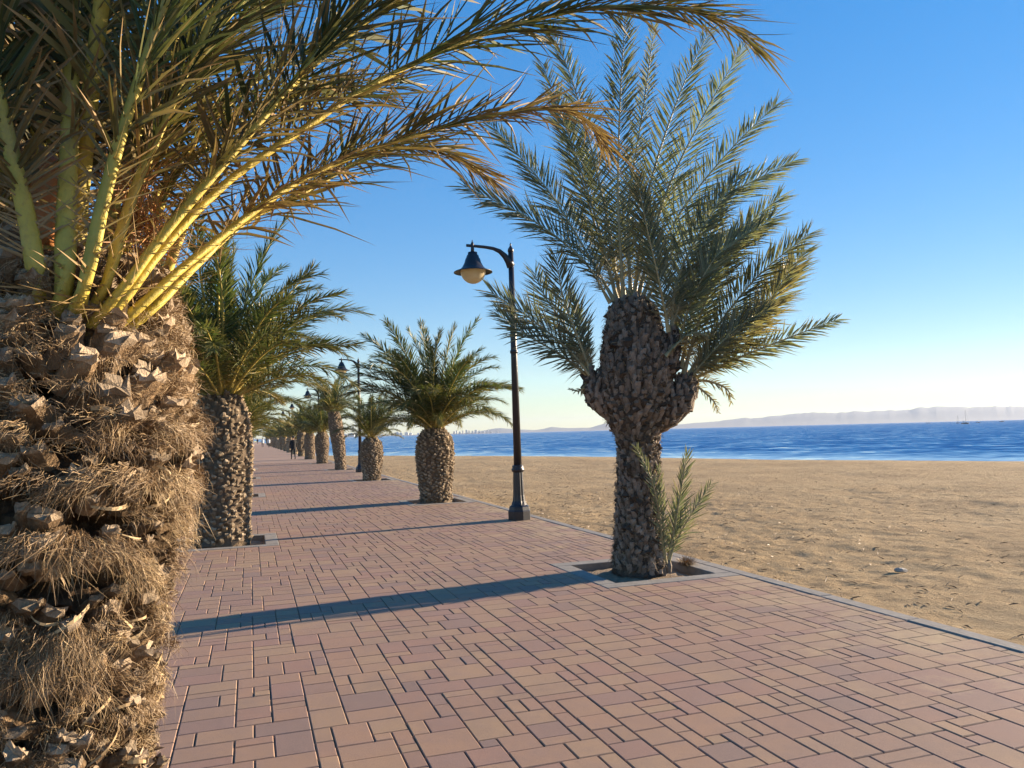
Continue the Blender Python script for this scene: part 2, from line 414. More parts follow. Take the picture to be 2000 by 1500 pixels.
def sea_col(x, y):
    d = -shore_dist(x, y)
    s_ = np.clip(1 - d / 22.0, 0, 1) ** 1.3
    return np.stack([s_, np.clip(1 - np.abs(d - 1.0) / 12.0, 0, 1), s_ * 0], -1)
AS = np.concatenate([-spaced(150, 400, 30, 1.3)[::-1], np.arange(-148, 200, 2.0), spaced(201, 7200, 6, 1.12)])
LS = np.concatenate([np.arange(2.0, 160, 2.0), spaced(161, 7200, 6, 1.12)])
sea = grid_obj('sea', AS, LS, lambda x, y, a, l: np.full(x.shape, SEA_Z), [M['water']], 'structure', True, sea_col)
# a second arm of the sea beyond the end of the land
AL = spaced(900, 7200, 60, 1.15); LL = -spaced(-2.0, 3000, 80, 1.2)[::-1]
sea2 = grid_obj('sea', AL, LL, lambda x, y, a, l: np.full(x.shape, SEA_Z - 0.02), [M['water']], 'structure', True, lambda x, y: np.zeros(x.shape + (3,)))
ground_o = grid_obj('ground', np.array([-200, -20, 0, 20, 60, 200, 900.0]), np.array([-1500, -300, -60, -20.0, LK_OUT - 7.2]),
                    lambda x, y, a, l: np.full(x.shape, -0.06), [M['earth']], 'structure', False)
road_o = grid_obj('road', np.array([-200, 0, 100, 430.0]), np.array([LK_OUT - 7.2, LK_OUT - 4, LK_OUT]),
                  lambda x, y, a, l: np.full(x.shape, -0.12), [M['asphalt']], 'structure', False)

# tree pits on a 0.1 m grid in promenade coordinates
U = 0.1
palms_R = [(i * SPACING, 0.0) for i in range(-1, 22)]
palms_L = [(5.0 + i * SPACING, LLAT) for i in range(-1, 22)]
palms_L[0] = (-5.3, LLAT)
L_LO, L_HI = LK_IN, KERB_IN
A_LO, A_NEAR = -9.0, 45.0
nl = int(round((L_HI - L_LO) / U)); na = int(round((A_NEAR - A_LO) / U))
occ = np.zeros((na, nl), bool)
PIT = 0.6; BORD = 0.2
pits = []
for (a, l) in palms_R + palms_L:
    a0, a1 = round((a - PIT - A_LO) / U), round((a + PIT - A_LO) / U)
    lc = l
    l0, l1 = round((lc - PIT - L_LO) / U), round((lc + PIT - L_LO) / U)
    pits.append((A_LO + a0 * U, A_LO + a1 * U, L_LO + l0 * U, L_LO + l1 * U))
    b = round(BORD / U)
    i0, i1, j0, j1 = max(0, a0 - b), min(na, a1 + b), max(0, l0 - b), min(nl, l1 + b)
    if i1 > i0: occ[i0:i1, j0:j1] = True

prom = empty('promenade', (0, 0, 0)); prom['kind'] = 'structure'
def sheet(name, a0, a1, l0, l1, z, m, parent):
    mb = MB(); mb.add([PR(a0, l0, z), PR(a0, l1, z), PR(a1, l1, z), PR(a1, l0, z)], [(0, 1, 2, 3)]); return mb.build(name, [m], parent)
sheet('joint_bed', A_LO - 30, A_LO, L_LO, L_HI, -0.011, M['joint'], prom)
open_ = np.ones((na, nl), bool)
for (a0, a1, l0, l1) in pits:
    i0, i1 = max(0, round((a0 - A_LO) / U)), min(na, round((a1 - A_LO) / U)); j0, j1 = max(0, round((l0 - L_LO) / U)), min(nl, round((l1 - L_LO) / U))
    if i1 > i0: open_[i0:i1, j0:j1] = False
mb = MB()
for i in range(na):                                     # runs of open cells, row by row
    j = 0
    while j < nl:
        if open_[i, j]:
            k = j
            while k < nl and open_[i, k]: k += 1
            mb.add([PR(A_LO + i * U, L_LO + j * U, -.011), PR(A_LO + i * U, L_LO + k * U, -.011), PR(A_LO + (i + 1) * U, L_LO + k * U, -.011), PR(A_LO + (i + 1) * U, L_LO + j * U, -.011)], [(0, 1, 2, 3)]); j = k
        else: j += 1
mb.build('joint_bed', [M['joint']], prom)
sheet('paving', A_NEAR, A_END, L_LO, L_HI, -0.001, M['farpave'], prom)

SIZES = [((3, 2), 3), ((2, 3), 7), ((2, 2), 6), ((1, 2), 2.4), ((2, 1), 1.6), ((1, 1), 0.3), ((3, 3), 1.6), ((1, 3), 1.2)]
tiles = []
r_ = random.Random(11)
for i in range(na):
    for j in range(nl):
        if occ[i, j]: continue
        opts = [(s_, w_) for s_, w_ in SIZES if i + s_[0] <= na and j + s_[1] <= nl and not occ[i:i + s_[0], j:j + s_[1]].any()]
        if not opts:
            occ[i, j] = True; tiles.append((i, j, 1, 1)); continue
        s_ = r_.choices([o[0] for o in opts], [o[1] for o in opts])[0]
        occ[i:i + s_[0], j:j + s_[1]] = True; tiles.append((i, j, s_[0], s_[1]))
GAP, CH = 0.0030, 0.0048
def paver_geo(sa, sl, dz=0.0, tx=0.0, ty=0.0):
    """paver centred on the origin, x across and y along the promenade"""
    hx, hy = sl * U / 2 - GAP, sa * U / 2 - GAP
    v = []
    for (ix, iy, z) in ((0, 0, -0.012), (0, 0, -CH), (CH, CH, 0.0)):
        for sx, sy in ((-1, -1), (1, -1), (1, 1), (-1, 1)):
            v.append((sx * (hx - ix), sy * (hy - iy), z + (dz if z > -0.01 else 0) + (sx * tx + sy * ty if z > -0.01 else 0)))
    f = []
    for k in (0, 4):
        for j in range(4): f.append((k + j, k + (j + 1) % 4, k + 4 + (j + 1) % 4, k + 4 + j))
    f.append((8, 9, 10, 11)); return v, f
def tile_c(tl):
    i, j, sa, sl_ = tl; return PR(A_LO + (i + sa / 2) * U, L_LO + (j + sl_ / 2) * U, 0.0)
inv = CR.to_3x3().inverted()
def proj(p):
    q = inv @ (p - Vector((0, 0, CAM_H)))
    return (1000 + 1500 * q.x / -q.z, 750 - 1500 * q.y / -q.z) if q.z < -0.1 else None
def tile_px(tl):
    c = tile_c(tl); q = proj(c)
    if q is None or not (250 < q[0] < 2060 and q[1] < 1540): return 0
    return tl[2] * tl[3] / max(0.5, c.y) ** 3
tiles.sort(key=tile_px, reverse=True)
near, rest = tiles[:300], tiles[300:]
pm = {}
for k, tl in enumerate(near):
    key = (tl[2], tl[3], k % 3)
    if key not in pm:
        v, f = paver_geo(tl[2], tl[3], (0, 0.0012, -0.001)[k % 3], (0.0004, -0.0005, 0.0)[k % 3], (-0.0003, 0.0003, 0.0005)[k % 3])
        mb = MB(); mb.add(v, f); me = mb.mesh('paver'); me.materials.append(M['paver']); pm[key] = me
    o = bpy.data.objects.new('paver', pm[key]); COL.objects.link(o); o.parent = prom
    o.location = tile_c(tl); o.rotation_euler = (0, 0, PH)
mb = MB(); cp, sp_ = math.cos(PH), math.sin(PH)
for tl in rest:
    v, f = paver_geo(tl[2], tl[3], r_.uniform(-0.0015, 0.0015), r_.uniform(-.0006, .0006), r_.uniform(-.0006, .0006))
    v = np.array(v); c = tile_c(tl); rot = np.stack([c.x + v[:, 0] * cp - v[:, 1] * sp_, c.y + v[:, 0] * sp_ + v[:, 1] * cp, v[:, 2]], 1)
    mb.add(rot, f, 0, np.tile((r_.random(), 0, 0), (len(v), 1)))
o = mb.build('paver', [M['paver']], prom); o['kind'] = 'stuff'

def block(mb, a0, a1, l0, l1, z0, z1, ch=0.008, m=0):
    """a bevelled kerb block in promenade coordinates"""
    V = []
    for (i, z) in ((0, z0), (0, z1 - ch), (ch, z1)):
        for (a, l) in ((a0 + i, l0 + i), (a0 + i, l1 - i), (a1 - i, l1 - i), (a1 - i, l0 + i)): V.append(PR(a, l, z))
    F = []
    for k in (0, 4):
        for j in range(4): F.append((k + j, k + (j + 1) % 4, k + 4 + (j + 1) % 4, k + 4 + j))
    F.append((8, 9, 10, 11)); mb.add(V, F, m)
for (l0, l1, nm) in ((KERB_IN, KERB_OUT, 'sea'), (LK_OUT, LK_IN, 'road')):
    kb = empty('kerb', PR(0, l0)); kb['kind'] = 'structure'
    a = A_LO - 3
    base = None
    while a < 45:
        mbk = MB(); block(mbk, a + 0.004, a + 0.996, l0 + 0.003, l1, -0.20, 0.006 + r_.uniform(-.002, .002))
        ok = mbk.build('kerb_stone', [M['concrete']]); ok.data.transform(Matrix.Translation(-kb.location)); ok.parent = kb
        a += 1.0
    mbk = MB(); block(mbk, 45, A_END, l0, l1, -0.2, 0.006); ok = mbk.build('kerb_run', [M['concrete']]); ok.data.transform(Matrix.Translation(-kb.location)); ok.parent = kb
for (a0, a1, l0, l1) in pits:
    ctr = PR((a0 + a1) / 2, (l0 + l1) / 2)
    if a0 > 120: continue
    pt = empty('tree_pit', ctr); pt['kind'] = 'structure'
    hi = min(l1 + BORD, KERB_IN) if l0 > -2 else l1 + BORD
    lo = max(l0 - BORD, LK_IN) if l0 < -2 else l0 - BORD
    for (b0, b1, c0, c1) in ((a0 - BORD, a0, lo, hi), (a1, a1 + BORD, lo, hi), (a0, a1, lo, l0), (a0, a1, l1, hi)):
        if c1 - c0 < 0.02: continue
        mbk = MB(); block(mbk, b0 + .003, b1 - .003, c0 + .003, c1 - .003, -0.12, 0.004, 0.006)
        ok = mbk.build('border_stone', [M['concrete']]); ok.data.transform(Matrix.Translation(-ctr)); ok.parent = pt
    g = 14; mbk = MB(); V = []
    for i in range(g + 1):
        for j in range(g + 1):
            u_, v_ = i / g, j / g; p = PR(a0 + u_ * (a1 - a0), l0 + v_ * (l1 - l0))
            dd = max(abs(u_ - .5), abs(v_ - .5)) * 2
            V.append((p.x - ctr.x, p.y - ctr.y, -0.085 + (1 - dd) * 0.07 + r_.uniform(-.012, .012)))
    F = [(i * (g + 1) + j, i * (g + 1) + j + 1, (i + 1) * (g + 1) + j + 1, (i + 1) * (g + 1) + j) for i in range(g) for j in range(g)]
    # the joint bed lies just under; lift soil corners above it
    V = [(x, y, max(z, 0.003)) if a1 > A_NEAR - 1 else (x, y, z) for x, y, z in V]
    mbk.add(V, F); mbk.build('soil', [M['soil']], pt, True)

# ------------------------------------------------------------------ palm fronds
def resample(P, m):
    """smooth curve through points, evenly spaced"""
    P = np.array([tuple(p) for p in P], float)
    if len(P) > 2:
        Q = np.vstack([2 * P[0] - P[1], P, 2 * P[-1] - P[-2]]); out = []
        for i in range(1, len(Q) - 2):
            for t in np.linspace(0, 1, 12, endpoint=False):
                p0, p1, p2, p3 = Q[i - 1:i + 3]
                out.append(0.5 * (2 * p1 + (p2 - p0) * t + (2 * p0 - 5 * p1 + 4 * p2 - p3) * t * t + (3 * p1 - p0 - 3 * p2 + p3) * t ** 3))
        out.append(Q[-2]); P = np.array(out)
    d = np.concatenate([[0], np.cumsum(np.linalg.norm(np.diff(P, axis=0), axis=1))])
    s = np.linspace(0, d[-1], m)
    return np.stack([np.interp(s, d, P[:, k]) for k in range(3)], 1), d[-1]
def unit(v): return v / np.maximum(np.linalg.norm(v, axis=-1, keepdims=True), 1e-9)

def frond_mesh(P, hint, leaf=0.36, n=100, wid=0.016, s0=0.22, w0=0.035, w1=0.004, dry=0.0, drytip=0.15, seed=0, lod=1,
               a0=62, a1=24, vang=(8, 30, 50, -12), sag=0.12, spines=True, ragged=0.1, tipdry=0.0, side=(1.0, 1.0), basedry=0.0):
    g = np.random.default_rng(seed)
    C, L = resample(P, 26); k = len(C)
    T = unit(np.gradient(C, axis=0)); H = np.broadcast_to(np.asarray(hint, float), C.shape)
    Nn = unit(H - (H * T).sum(1, keepdims=True) * T); B = np.cross(T, Nn)
    mb = MB(); nsd = 9 if lod >= 2 else 5
    V = []
    for i in range(k):
        s = i / (k - 1); r = (w0 * (1 - s) ** 0.8 + w1); r *= 1 + 0.75 * max(0, 0.10 - s) / 0.10
        for j in range(nsd):
            q = 2 * math.pi * j / nsd
            V.append(C[i] + B[i] * r * math.cos(q) + Nn[i] * r * 0.62 * math.sin(q))
    F = [(i * nsd + j, i * nsd + (j + 1) % nsd, (i + 1) * nsd + (j + 1) % nsd, (i + 1) * nsd + j) for i in range(k - 1) for j in range(nsd)]
    mb.add(V, F, 0)
    # leaflets, vectorised
    for sd, sdl in ((1, side[0]), (-1, side[1])):
        s = np.linspace(s0, 1.0, n) + g.uniform(-.4, .4, n) * (1 - s0) / n; s = np.clip(s, s0, 1.0)
        keep = g.random(n) > ragged; s = s[keep]; nn = len(s)
        x = s * (k - 1); i0 = np.clip(x.astype(int), 0, k - 2); fr = (x - i0)[:, None]
        lp = lambda A: A[i0] * (1 - fr) + A[i0 + 1] * fr
        c, t_, nr, b_ = lp(C), unit(lp(T)), unit(lp(Nn)), unit(lp(B))
        q = (s - s0) / (1 - s0)
        ang = np.radians(a0 + (a1 - a0) * q ** 0.8 + g.normal(0, 6, nn))
        va = np.radians(np.array(vang)[g.integers(0, len(vang), nn)] + g.normal(0, 7, nn))
        ln = leaf * np.where(q < .25, 0.55 + 0.45 * (q / .25), 1 - 0.52 * ((q - .25) / .75) ** 1.8) * g.uniform(0.78, 1.1, nn) * sdl
        wd = wid * (0.75 + 0.4 * g.random(nn)) * np.where(q > .85, .8, 1)
        dr = np.clip(dry + g.normal(0, .16, nn) + tipdry * np.clip((q - .5) / .5, 0, 1) + basedry * np.clip(1 - q / .3, 0, 1), 0, 1); tp = np.clip(drytip * g.uniform(.2, 1.8, nn), 0, 1)
        dirv = unit(np.cos(ang)[:, None] * t_ + np.sin(ang)[:, None] * (np.cos(va)[:, None] * sd * b_ + np.sin(va)[:, None] * nr))
        rn = g.normal(0, .45, (nn, 3))
        wv = unit(np.cross(dirv, nr + rn)); fn = np.cross(wv, dirv)
        dn = np.array([0, 0, -1.0]); sg = (sag * g.uniform(.3, 1.7, nn) * (1 + dr * 1.5))[:, None]
        crl = g.normal(0, .05, (nn, 3)) * (1 + 2 * dr[:, None])
        P_ = lambda u: c + ln[:, None] * (u * dirv + sg * u * u * dn + crl * u * u)
        rnd = g.random(nn); W = wd[:, None]
        if lod >= 2:
            pts = []
            for u, ww in ((0.0, .35), (.3, 1.0), (.66, .8)):
                m_ = P_(u); pts += [m_ - wv * W * ww * .5 + fn * W * .3 * ww, m_, m_ + wv * W * ww * .5 + fn * W * .3 * ww]
            pts.append(P_(1.0)); us = [0, 0, 0, .3, .3, .3, .66, .66, .66, 1]
            ft = [(0, 1, 4, 3), (1, 2, 5, 4), (3, 4, 7, 6), (4, 5, 8, 7), (6, 7, 9), (7, 8, 9)]
        elif lod == 1:
            pts = [P_(0.0)]
            for u, ww in ((.35, 1.0), (.7, .75)):
                m_ = P_(u); pts += [m_ - wv * W * ww * .5, m_ + wv * W * ww * .5]
            pts.append(P_(1.0)); us = [0, .35, .35, .7, .7, 1]; ft = [(0, 2, 1), (1, 2, 4, 3), (3, 4, 5)]
        else:
            m_ = P_(.45); pts = [P_(0.0), m_ - wv * W * .6, P_(1.0), m_ + wv * W * .6]; us = [0, .45, 1, .45]; ft = [(0, 3, 2, 1)]
        A = np.stack(pts, 1); npv = A.shape[1]
        cc = np.stack([np.tile(np.array(us), (nn, 1)) * (0.3 + tp[:, None] * 2), np.tile(rnd[:, None], (1, npv)), np.tile(dr[:, None], (1, npv))], -1)
        # tip dryness folded into the dryness channel
        cc[:, :, 2] = np.clip(cc[:, :, 2] + tp[:, None] * np.array(us)[None, :] ** 2 * 1.3, 0, 1); cc[:, :, 0] = np.array(us)[None, :]
        fa = []
        for q_ in range(nn):
            bb = q_ * npv; fa.extend([tuple(bb + z for z in ff) for ff in ft])
        mb.add(A.reshape(-1, 3), fa, 1, cc.reshape(-1, 3))
        if spines:
            ns = 26 if lod >= 2 else 9
            ss = g.uniform(0.06, s0 + .03, ns)
            for z in ss:
                x = z * (k - 1); i_ = min(int(x), k - 2); f_ = x - i_; p = C[i_] * (1 - f_) + C[i_ + 1] * f_
                d_ = unit((T[i_] * g.uniform(.3, .9) + B[i_] * sd + Nn[i_] * g.normal(.1, .4))[None])[0]
                le = leaf * g.uniform(.15, .6); wv_ = unit(np.cross(d_, Nn[i_])[None])[0] * wid * .3
                mb.add([p - wv_, p + wv_, p + d_ * le], [(0, 1, 2)], 1, [(0, .9, .85)] * 3)
    me = mb.mesh('frond'); me.polygons.foreach_set('use_smooth', [q == 0 for q in mb.m]); return me

# ------------------------------------------------------------------ trunks and their leaf bases
def boot_mesh(seed, w, h, out, th, mats, n=10, qs=(0.0, .4, .75, 1.0), jag=1.0):
    """a chopped leaf base: a broad crescent wedge with a torn, paler end"""
    g = np.random.default_rng(seed); rows = []; cur = g.uniform(.25, .6); skew = g.normal(0, .18)
    tear = g.normal(0, 1, n)
    for q in qs:
        y = -0.05 + (out + 0.05) * q; z = -h * .5 + h * (q ** .85); ww = w * .5 * (1 - .34 * q); tt = th * .5 * (1.2 - .55 * q)
        for j in range(n):
            a = 2 * math.pi * j / n + .16; ca, sa = math.cos(a), math.sin(a)
            sx = abs(ca) ** .7 * (1 if ca > 0 else -1)
            x = ww * sx + skew * w * q + g.normal(0, .05) * w * q * jag
            bend = -cur * th * (sx * sx) * .8
            rows.append((x, y + tt * sa * .75 + bend + g.normal(0, .10) * th * q * jag, z - tt * sa * .6 + (tear[j] * .11 * h * jag if q == 1 else g.normal(0, .05) * h * q * jag)))
    f = [(i * n + j, i * n + (j + 1) % n, (i + 1) * n + (j + 1) % n, (i + 1) * n + j) for i in range(len(qs) - 1) for j in range(n)]
    c = np.mean(rows[-n:], axis=0) + np.array([g.normal(0, .1) * w, -.004, g.normal(-.02, .06) * h]); rows.append(tuple(c)); ci = len(rows) - 1
    e_ = len(qs) - 1; fc = [(e_ * n + j, e_ * n + (j + 1) % n, ci) for j in range(n)]
    mb = MB(); mb.add(rows, f + fc, [0] * ((len(qs) - 2) * n) + [1] * n + [1] * len(fc)); me = mb.mesh('leaf_base')
    for m in mats: me.materials.append(m)
    return me
def prof_r(prof, z):
    return float(np.interp(z, [p[0] for p in prof], [p[1] for p in prof]))
def trunk(parent, prof, cx, core, name='trunk', n=30, dz=0.05, rough=0.025, seed=0, hexbump=0.0, dent=None):
    """prof: (z, r); cx(z) -> (x, y) centre line, in the parent's coordinates"""
    g = np.random.default_rng(seed); z0, z1 = prof[0][0], prof[-1][0]; zs = np.arange(z0, z1 + 1e-6, dz); V = []
    for i, z in enumerate(zs):
        r = prof_r(prof, z); x0, y0 = cx(z)
        for j in range(n):
            a = 2 * math.pi * j / n; rr = r + g.normal(0, rough)
            if dent: rr -= dent(a, z)
            if hexbump: rr += hexbump * (((j + (i // 2) * 2) % 4 < 2) * 2 - 1)
            V.append((x0 + rr * math.cos(a), y0 + rr * math.sin(a), z + g.normal(0, dz * .2)))
    F = [(i * n + j, i * n + (j + 1) % n, (i + 1) * n + (j + 1) % n, (i + 1) * n + j) for i in range(len(zs) - 1) for j in range(n)]
    F.append(tuple((len(zs) - 1) * n + j for j in range(n)))
    mb = MB(); mb.add(V, F); return mb.build(name, core, parent, False)
def boots(tr, prof, cx, meshes, count, zlo, zhi, seed=0, scale=(.85, 1.2), tilt=0.0, sink=0.0, scz=None, skip=None, most=290):
    """leaf bases in a spiral up the trunk, spaced by the trunk's own area; those that show largest are objects"""
    g = np.random.default_rng(seed); zz = np.linspace(zlo, zhi, 200); ar = np.cumsum([prof_r(prof, z) for z in zz]); ar = ar / ar[-1]; allb = []
    org = tr.parent.location if tr.parent else Vector(); fa = math.atan2(-org.y, -org.x)
    for i in range(count):
        z = float(np.interp((i + .5) / count, ar, zz)); a = i * 2.399963 + g.normal(0, .06); r = prof_r(prof, z)
        mi = int(g.integers(0, len(meshes))); s = g.uniform(*scale) * (scz(z) if scz else 1.0); e = (g.normal(0, .14), g.normal(0, .16), g.normal(0, .15), g.uniform(.85, 1.15), g.uniform(.85, 1.15))
        if skip and skip(a, z): continue
        slope = (prof_r(prof, z + .05) - prof_r(prof, z - .05)) / .1
        x0, y0 = cx(z); outv = Vector((math.cos(a), math.sin(a), 0)); up = (Vector((0, 0, 1)) + outv * slope).normalized()
        tan = outv.cross(up).normalized() * -1; ou = up.cross(tan) * -1
        if ou.dot(outv) < 0: ou = -ou
        tan = ou.cross(up); mtx = Matrix((tan, ou, up)).transposed().to_4x4()
        allb.append((math.cos(a - fa) + .05 * s, mi, Matrix.Translation((x0 + math.cos(a) * (r - sink), y0 + math.sin(a) * (r - sink), z)) @ mtx @ Matrix.Rotation(tilt + e[0], 4, 'X') @ Matrix.Rotation(e[1], 4, 'Y') @ Matrix.Rotation(e[2], 4, 'Z') @ Matrix.Diagonal((s * e[3], s, s * e[4], 1))))
    allb.sort(key=lambda q: -q[0])
    for _, mi, mx in allb[:most]:
        o = bpy.data.objects.new('leaf_base', meshes[mi]); COL.objects.link(o); o.parent = tr; o.matrix_basis = mx
    if len(allb) > most:
        mb = MB(); cache = {}
        for _, mi, mx in allb[most:]:
            if mi not in cache:
                me = meshes[mi]; cache[mi] = (np.array([tuple(v.co) for v in me.vertices]), [tuple(p.vertices) for p in me.polygons], [p.material_index for p in me.polygons])
            v, f, m = cache[mi]; A = np.array(mx); mb.add(v @ A[:3, :3].T + A[:3, 3], f, m)
        o = mb.build('leaf_base', list(meshes[0].materials), tr); o['kind'] = 'stuff'

# shared frond shapes for the palms down the promenade: local frond leaves the origin along +X
def lib_curve(e0, bend, L=2.5, m=14, droop=2.0):
    p = np.zeros(3); out = [p.copy()]
    for i in range(m):
        e = math.radians(e0 - bend * ((i + .5) / m) ** droop)
        p = p + np.array([math.cos(e), 0, math.sin(e)]) * L / m; out.append(p.copy())
    return out
LIB = []
for i, (e0, bend, dr) in enumerate([(88, 12, 0), (80, 25, 0), (72, 42, 0), (66, 60, .03), (58, 62, .04), (52, 75, .06), (44, 70, .08), (36, 75, .08), (30, 66, .12), (22, 55, .25)]):
    hint = (-math.sin(R(e0 - bend * .4)), 0, math.cos(R(e0 - bend * .4)))
    LIB.append([frond_mesh(lib_curve(e0, bend), hint, leaf=.46, n=(150, 60)[q], wid=(.021, .042)[q], s0=.15, w0=.028, dry=dr, drytip=.1, tipdry=.06 + dr, seed=40 + i, lod=(1, 0)[q], spines=(q == 0), basedry=.15) for q in (0, 1)])
for pair in LIB:
    for me in pair:
        me.materials.append(M['rachis_mid']); me.materials.append(M['leaf_mid'])
BOOT_M = [boot_mesh(60 + i, .135, .11, .050, .065, [M['bark_mid'], M['cut_mid']]) for i in range(6)]
BOOT_G = [boot_mesh(80 + i, .125, .19, .050, .055, [M['bark_grey'], M['cut_grey']]) for i in range(7)]
BOOT_N = [boot_mesh(100 + i, .135, .115, .062, .062, [M['bark_near'], M['cut_near']], 16, (0, .25, .5, .72, .88, 1.0), .85) for i in range(10)]

def crown(parent, top, n, scale, lod, seed, emin=18, rr=.16, extra=()):
    g = np.random.default_rng(seed); ga = g.uniform(0, 6.28)
    for i in range(n):
        q = (i + .5) / n; lev = q ** .85 * (len(LIB) - 1) ; lev = int(np.clip(round(lev + g.normal(0, .5)), 0, len(LIB) - 1))
        if lev == 9 and i % 3: lev = 7
        me = LIB[lev][lod]; az = ga + i * 2.399963 + g.normal(0, .12)
        o = bpy.data.objects.new('frond', me); COL.objects.link(o); o.parent = parent
        r0 = rr * (0.15 + .85 * q)
        s = scale * g.uniform(.86, 1.1) * (1 - .12 * (q < .12)) * (1 - .40 * max(0, (lev - 3) / 6))
        o.matrix_basis = Matrix.Translation((top[0] + r0 * math.cos(az), top[1] + r0 * math.sin(az), top[2] - .12 * q + .05)) @ Matrix.Rotation(az, 4, 'Z') @ Matrix.Rotation(g.normal(0, .09), 4, 'Y') @ Matrix.Rotation(g.normal(0, .25), 4, 'X') @ Matrix.Diagonal((s, s, s, 1))

ORD = ['first', 'second', 'third', 'fourth', 'fifth', 'sixth', 'seventh', 'eighth', 'ninth', 'tenth', 'eleventh', 'twelfth', 'thirteenth', 'fourteenth', 'fifteenth', 'sixteenth', 'seventeenth', 'eighteenth', 'nineteenth', 'twentieth', 'twenty-first', 'twenty-second']
GP = 'date palms lining the promenade'
CAT = 'palm tree'

def row_palm(loc, H, rbase, rbulge, rtop, seed, label, nf, scale, lod, nb, lean=(0, 0), bulge_at=.62, n=26):
    p = empty('palm_tree', loc, 0); tag(p, label, CAT, GP)
    prof = [(-.05, rbase * 1.05), (H * .12, rbase), (H * .35, rbase * .5 + rbulge * .5), (H * bulge_at, rbulge), (H * .85, rbulge * .8 + rtop * .2), (H, rtop)]
    cx = lambda z: (lean[0] * (max(z, 0) / H) ** 1.3, lean[1] * (max(z, 0) / H) ** 1.3)
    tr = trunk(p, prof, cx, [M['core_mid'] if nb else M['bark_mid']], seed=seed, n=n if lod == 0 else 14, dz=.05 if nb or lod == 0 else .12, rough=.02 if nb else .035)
    if nb: boots(tr, prof, cx, BOOT_M, int(nb * 2.3), .03, H - .02, seed, scale=(.48, .82), tilt=-.10, most=min(nb, 230))
    x, y = cx(H); crown(p, (x, y, H), int(nf * (1.45 if lod == 0 else 1.2)), scale, lod, seed, rr=rtop * .75)
    return p

# ---- right row: the forked palm comes first (built below), then these
spec_R = {1: (1.78, .36, .45, .20, 38, 1.10, 0, 260, (0, 0)), 2: (1.55, .30, .40, .18, 26, .76, 0, 220, (0, 0)), 3: (2.85, .25, .33, .24, 30, .80, 0, 220, (-.32, 0)),
          4: (1.95, .32, .42, .22, 32, .95, 0, 160, (0, 0)), 5: (1.95, .36, .40, .25, 32, 1.0, 0, 120, (0, 0))}
for i in range(1, 20):
    a = i * SPACING
    H, rb, rg, rt, nf, sc, lod, nb, ln = spec_R.get(i, (random.uniform(1.5, 2.7), random.uniform(.26, .36), random.uniform(.34, .45), .22, random.randint(18, 28), random.uniform(.78, 1.08), 1, 0, (random.uniform(-.22, .22), 0)))
    names = {1: 'stout pineapple trunked palm just behind the near black lamp', 2: 'small palm with sparse upright crown in front of second lamp', 3: 'slim leaning palm with tall bare trunk beyond the second lamp'}
    lab = names.get(i, f'{ORD[i]} palm along the beach edge counted from the forked palm')
    row_palm(PR(a, 0), H, rb, rg, rt, 200 + i, lab, nf, sc, lod, nb, ln, n=26)
# the unseen neighbour behind the camera still shades nothing in view and is left out
spec_L = {1: (2.32, .40, .43, .27, 42, 1.12, 0, 280, (.0, 0)), 2: (2.0, .36, .42, .24, 34, .95, 0, 160, (0, 0)), 3: (1.9, .36, .42, .24, 32, 1.0, 0, 120, (0, 0))}
for i in range(1, 20):
    a = 5.0 + (i - 1) * SPACING
    H, rb, rg, rt, nf, sc, lod, nb, ln = spec_L.get(i, (random.uniform(1.6, 2.5), random.uniform(.28, .36), random.uniform(.36, .45), .22, random.randint(18, 28), random.uniform(.82, 1.08), 1, 0, (random.uniform(-.15, .15), 0)))
    names = {1: 'stout palm with dense dark crown right behind the shaggy near trunk', 2: 'yellowish sunlit palm hidden behind the dense dark crowned palm'}
    lab = names.get(i, f'{ORD[i]} palm along the road side counted from the shaggy near palm')
    row_palm(PR(a, LLAT - (.08 if i == 1 else 0)), H, rb, rg, rt, 300 + i, lab, nf, sc, lod, nb, ln, n=28)

# ------------------------------------------------------------------ the forked palm on the right
def px_frond(pts, y0, y1, **kw):
    """rachis through points of view at real distances running from y0 to y1"""
    d = np.concatenate([[0], np.cumsum([math.hypot(pts[i + 1][0] - pts[i][0], pts[i + 1][1] - pts[i][1]) for i in range(len(pts) - 1)])]); d = d / d[-1]
    return [at(p[0], p[1], y0 + (y1 - y0) * t) for p, t in zip(pts, d)]
def add_frond(parent, org, P, hint, mats, **kw):
    P = [Vector(p) - org for p in P]
    me = frond_mesh(P, hint, **kw)
    for m in mats: me.materials.append(m)
    o = bpy.data.objects.new('frond', me); COL.objects.link(o); o.parent = parent; return o

B1 = PR(0, 0); YB = B1.y
fp = empty('palm_tree', B1); tag(fp, 'tall forked palm with swollen grey trunk and side heads by the beach edge', CAT, GP)
K = YB / 1500.0
def cen(px, py): q = at(px, py, YB) - B1; return q.x, q.z
rows = [(1250, 1122, 58), (1248, 1085, 53), (1247, 1000, 46), (1246, 930, 43), (1247, 872, 43), (1244, 845, 48), (1242, 815, 62), (1241, 780, 71), (1240, 735, 74), (1239, 690, 69), (1238, 650, 61), (1236, 615, 54), (1234, 595, 43), (1232, 578, 22)]
cl = [(cen(x, y)[1], cen(x, y)[0], (r - 6) * K) for x, y, r in rows]; cl[0] = (-.03, cl[0][1], cl[0][2])
prof1 = [(z, r) for z, x, r in cl]
cx1 = lambda z: (float(np.interp(z, [c[0] for c in cl], [c[1] for c in cl])), 0.0)
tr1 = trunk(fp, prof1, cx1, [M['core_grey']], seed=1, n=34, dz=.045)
boots(tr1, prof1, cx1, BOOT_G, 760, .02, prof1[-1][0] - .02, 5, scale=(.58, .82), tilt=.10, sink=.004, most=200)
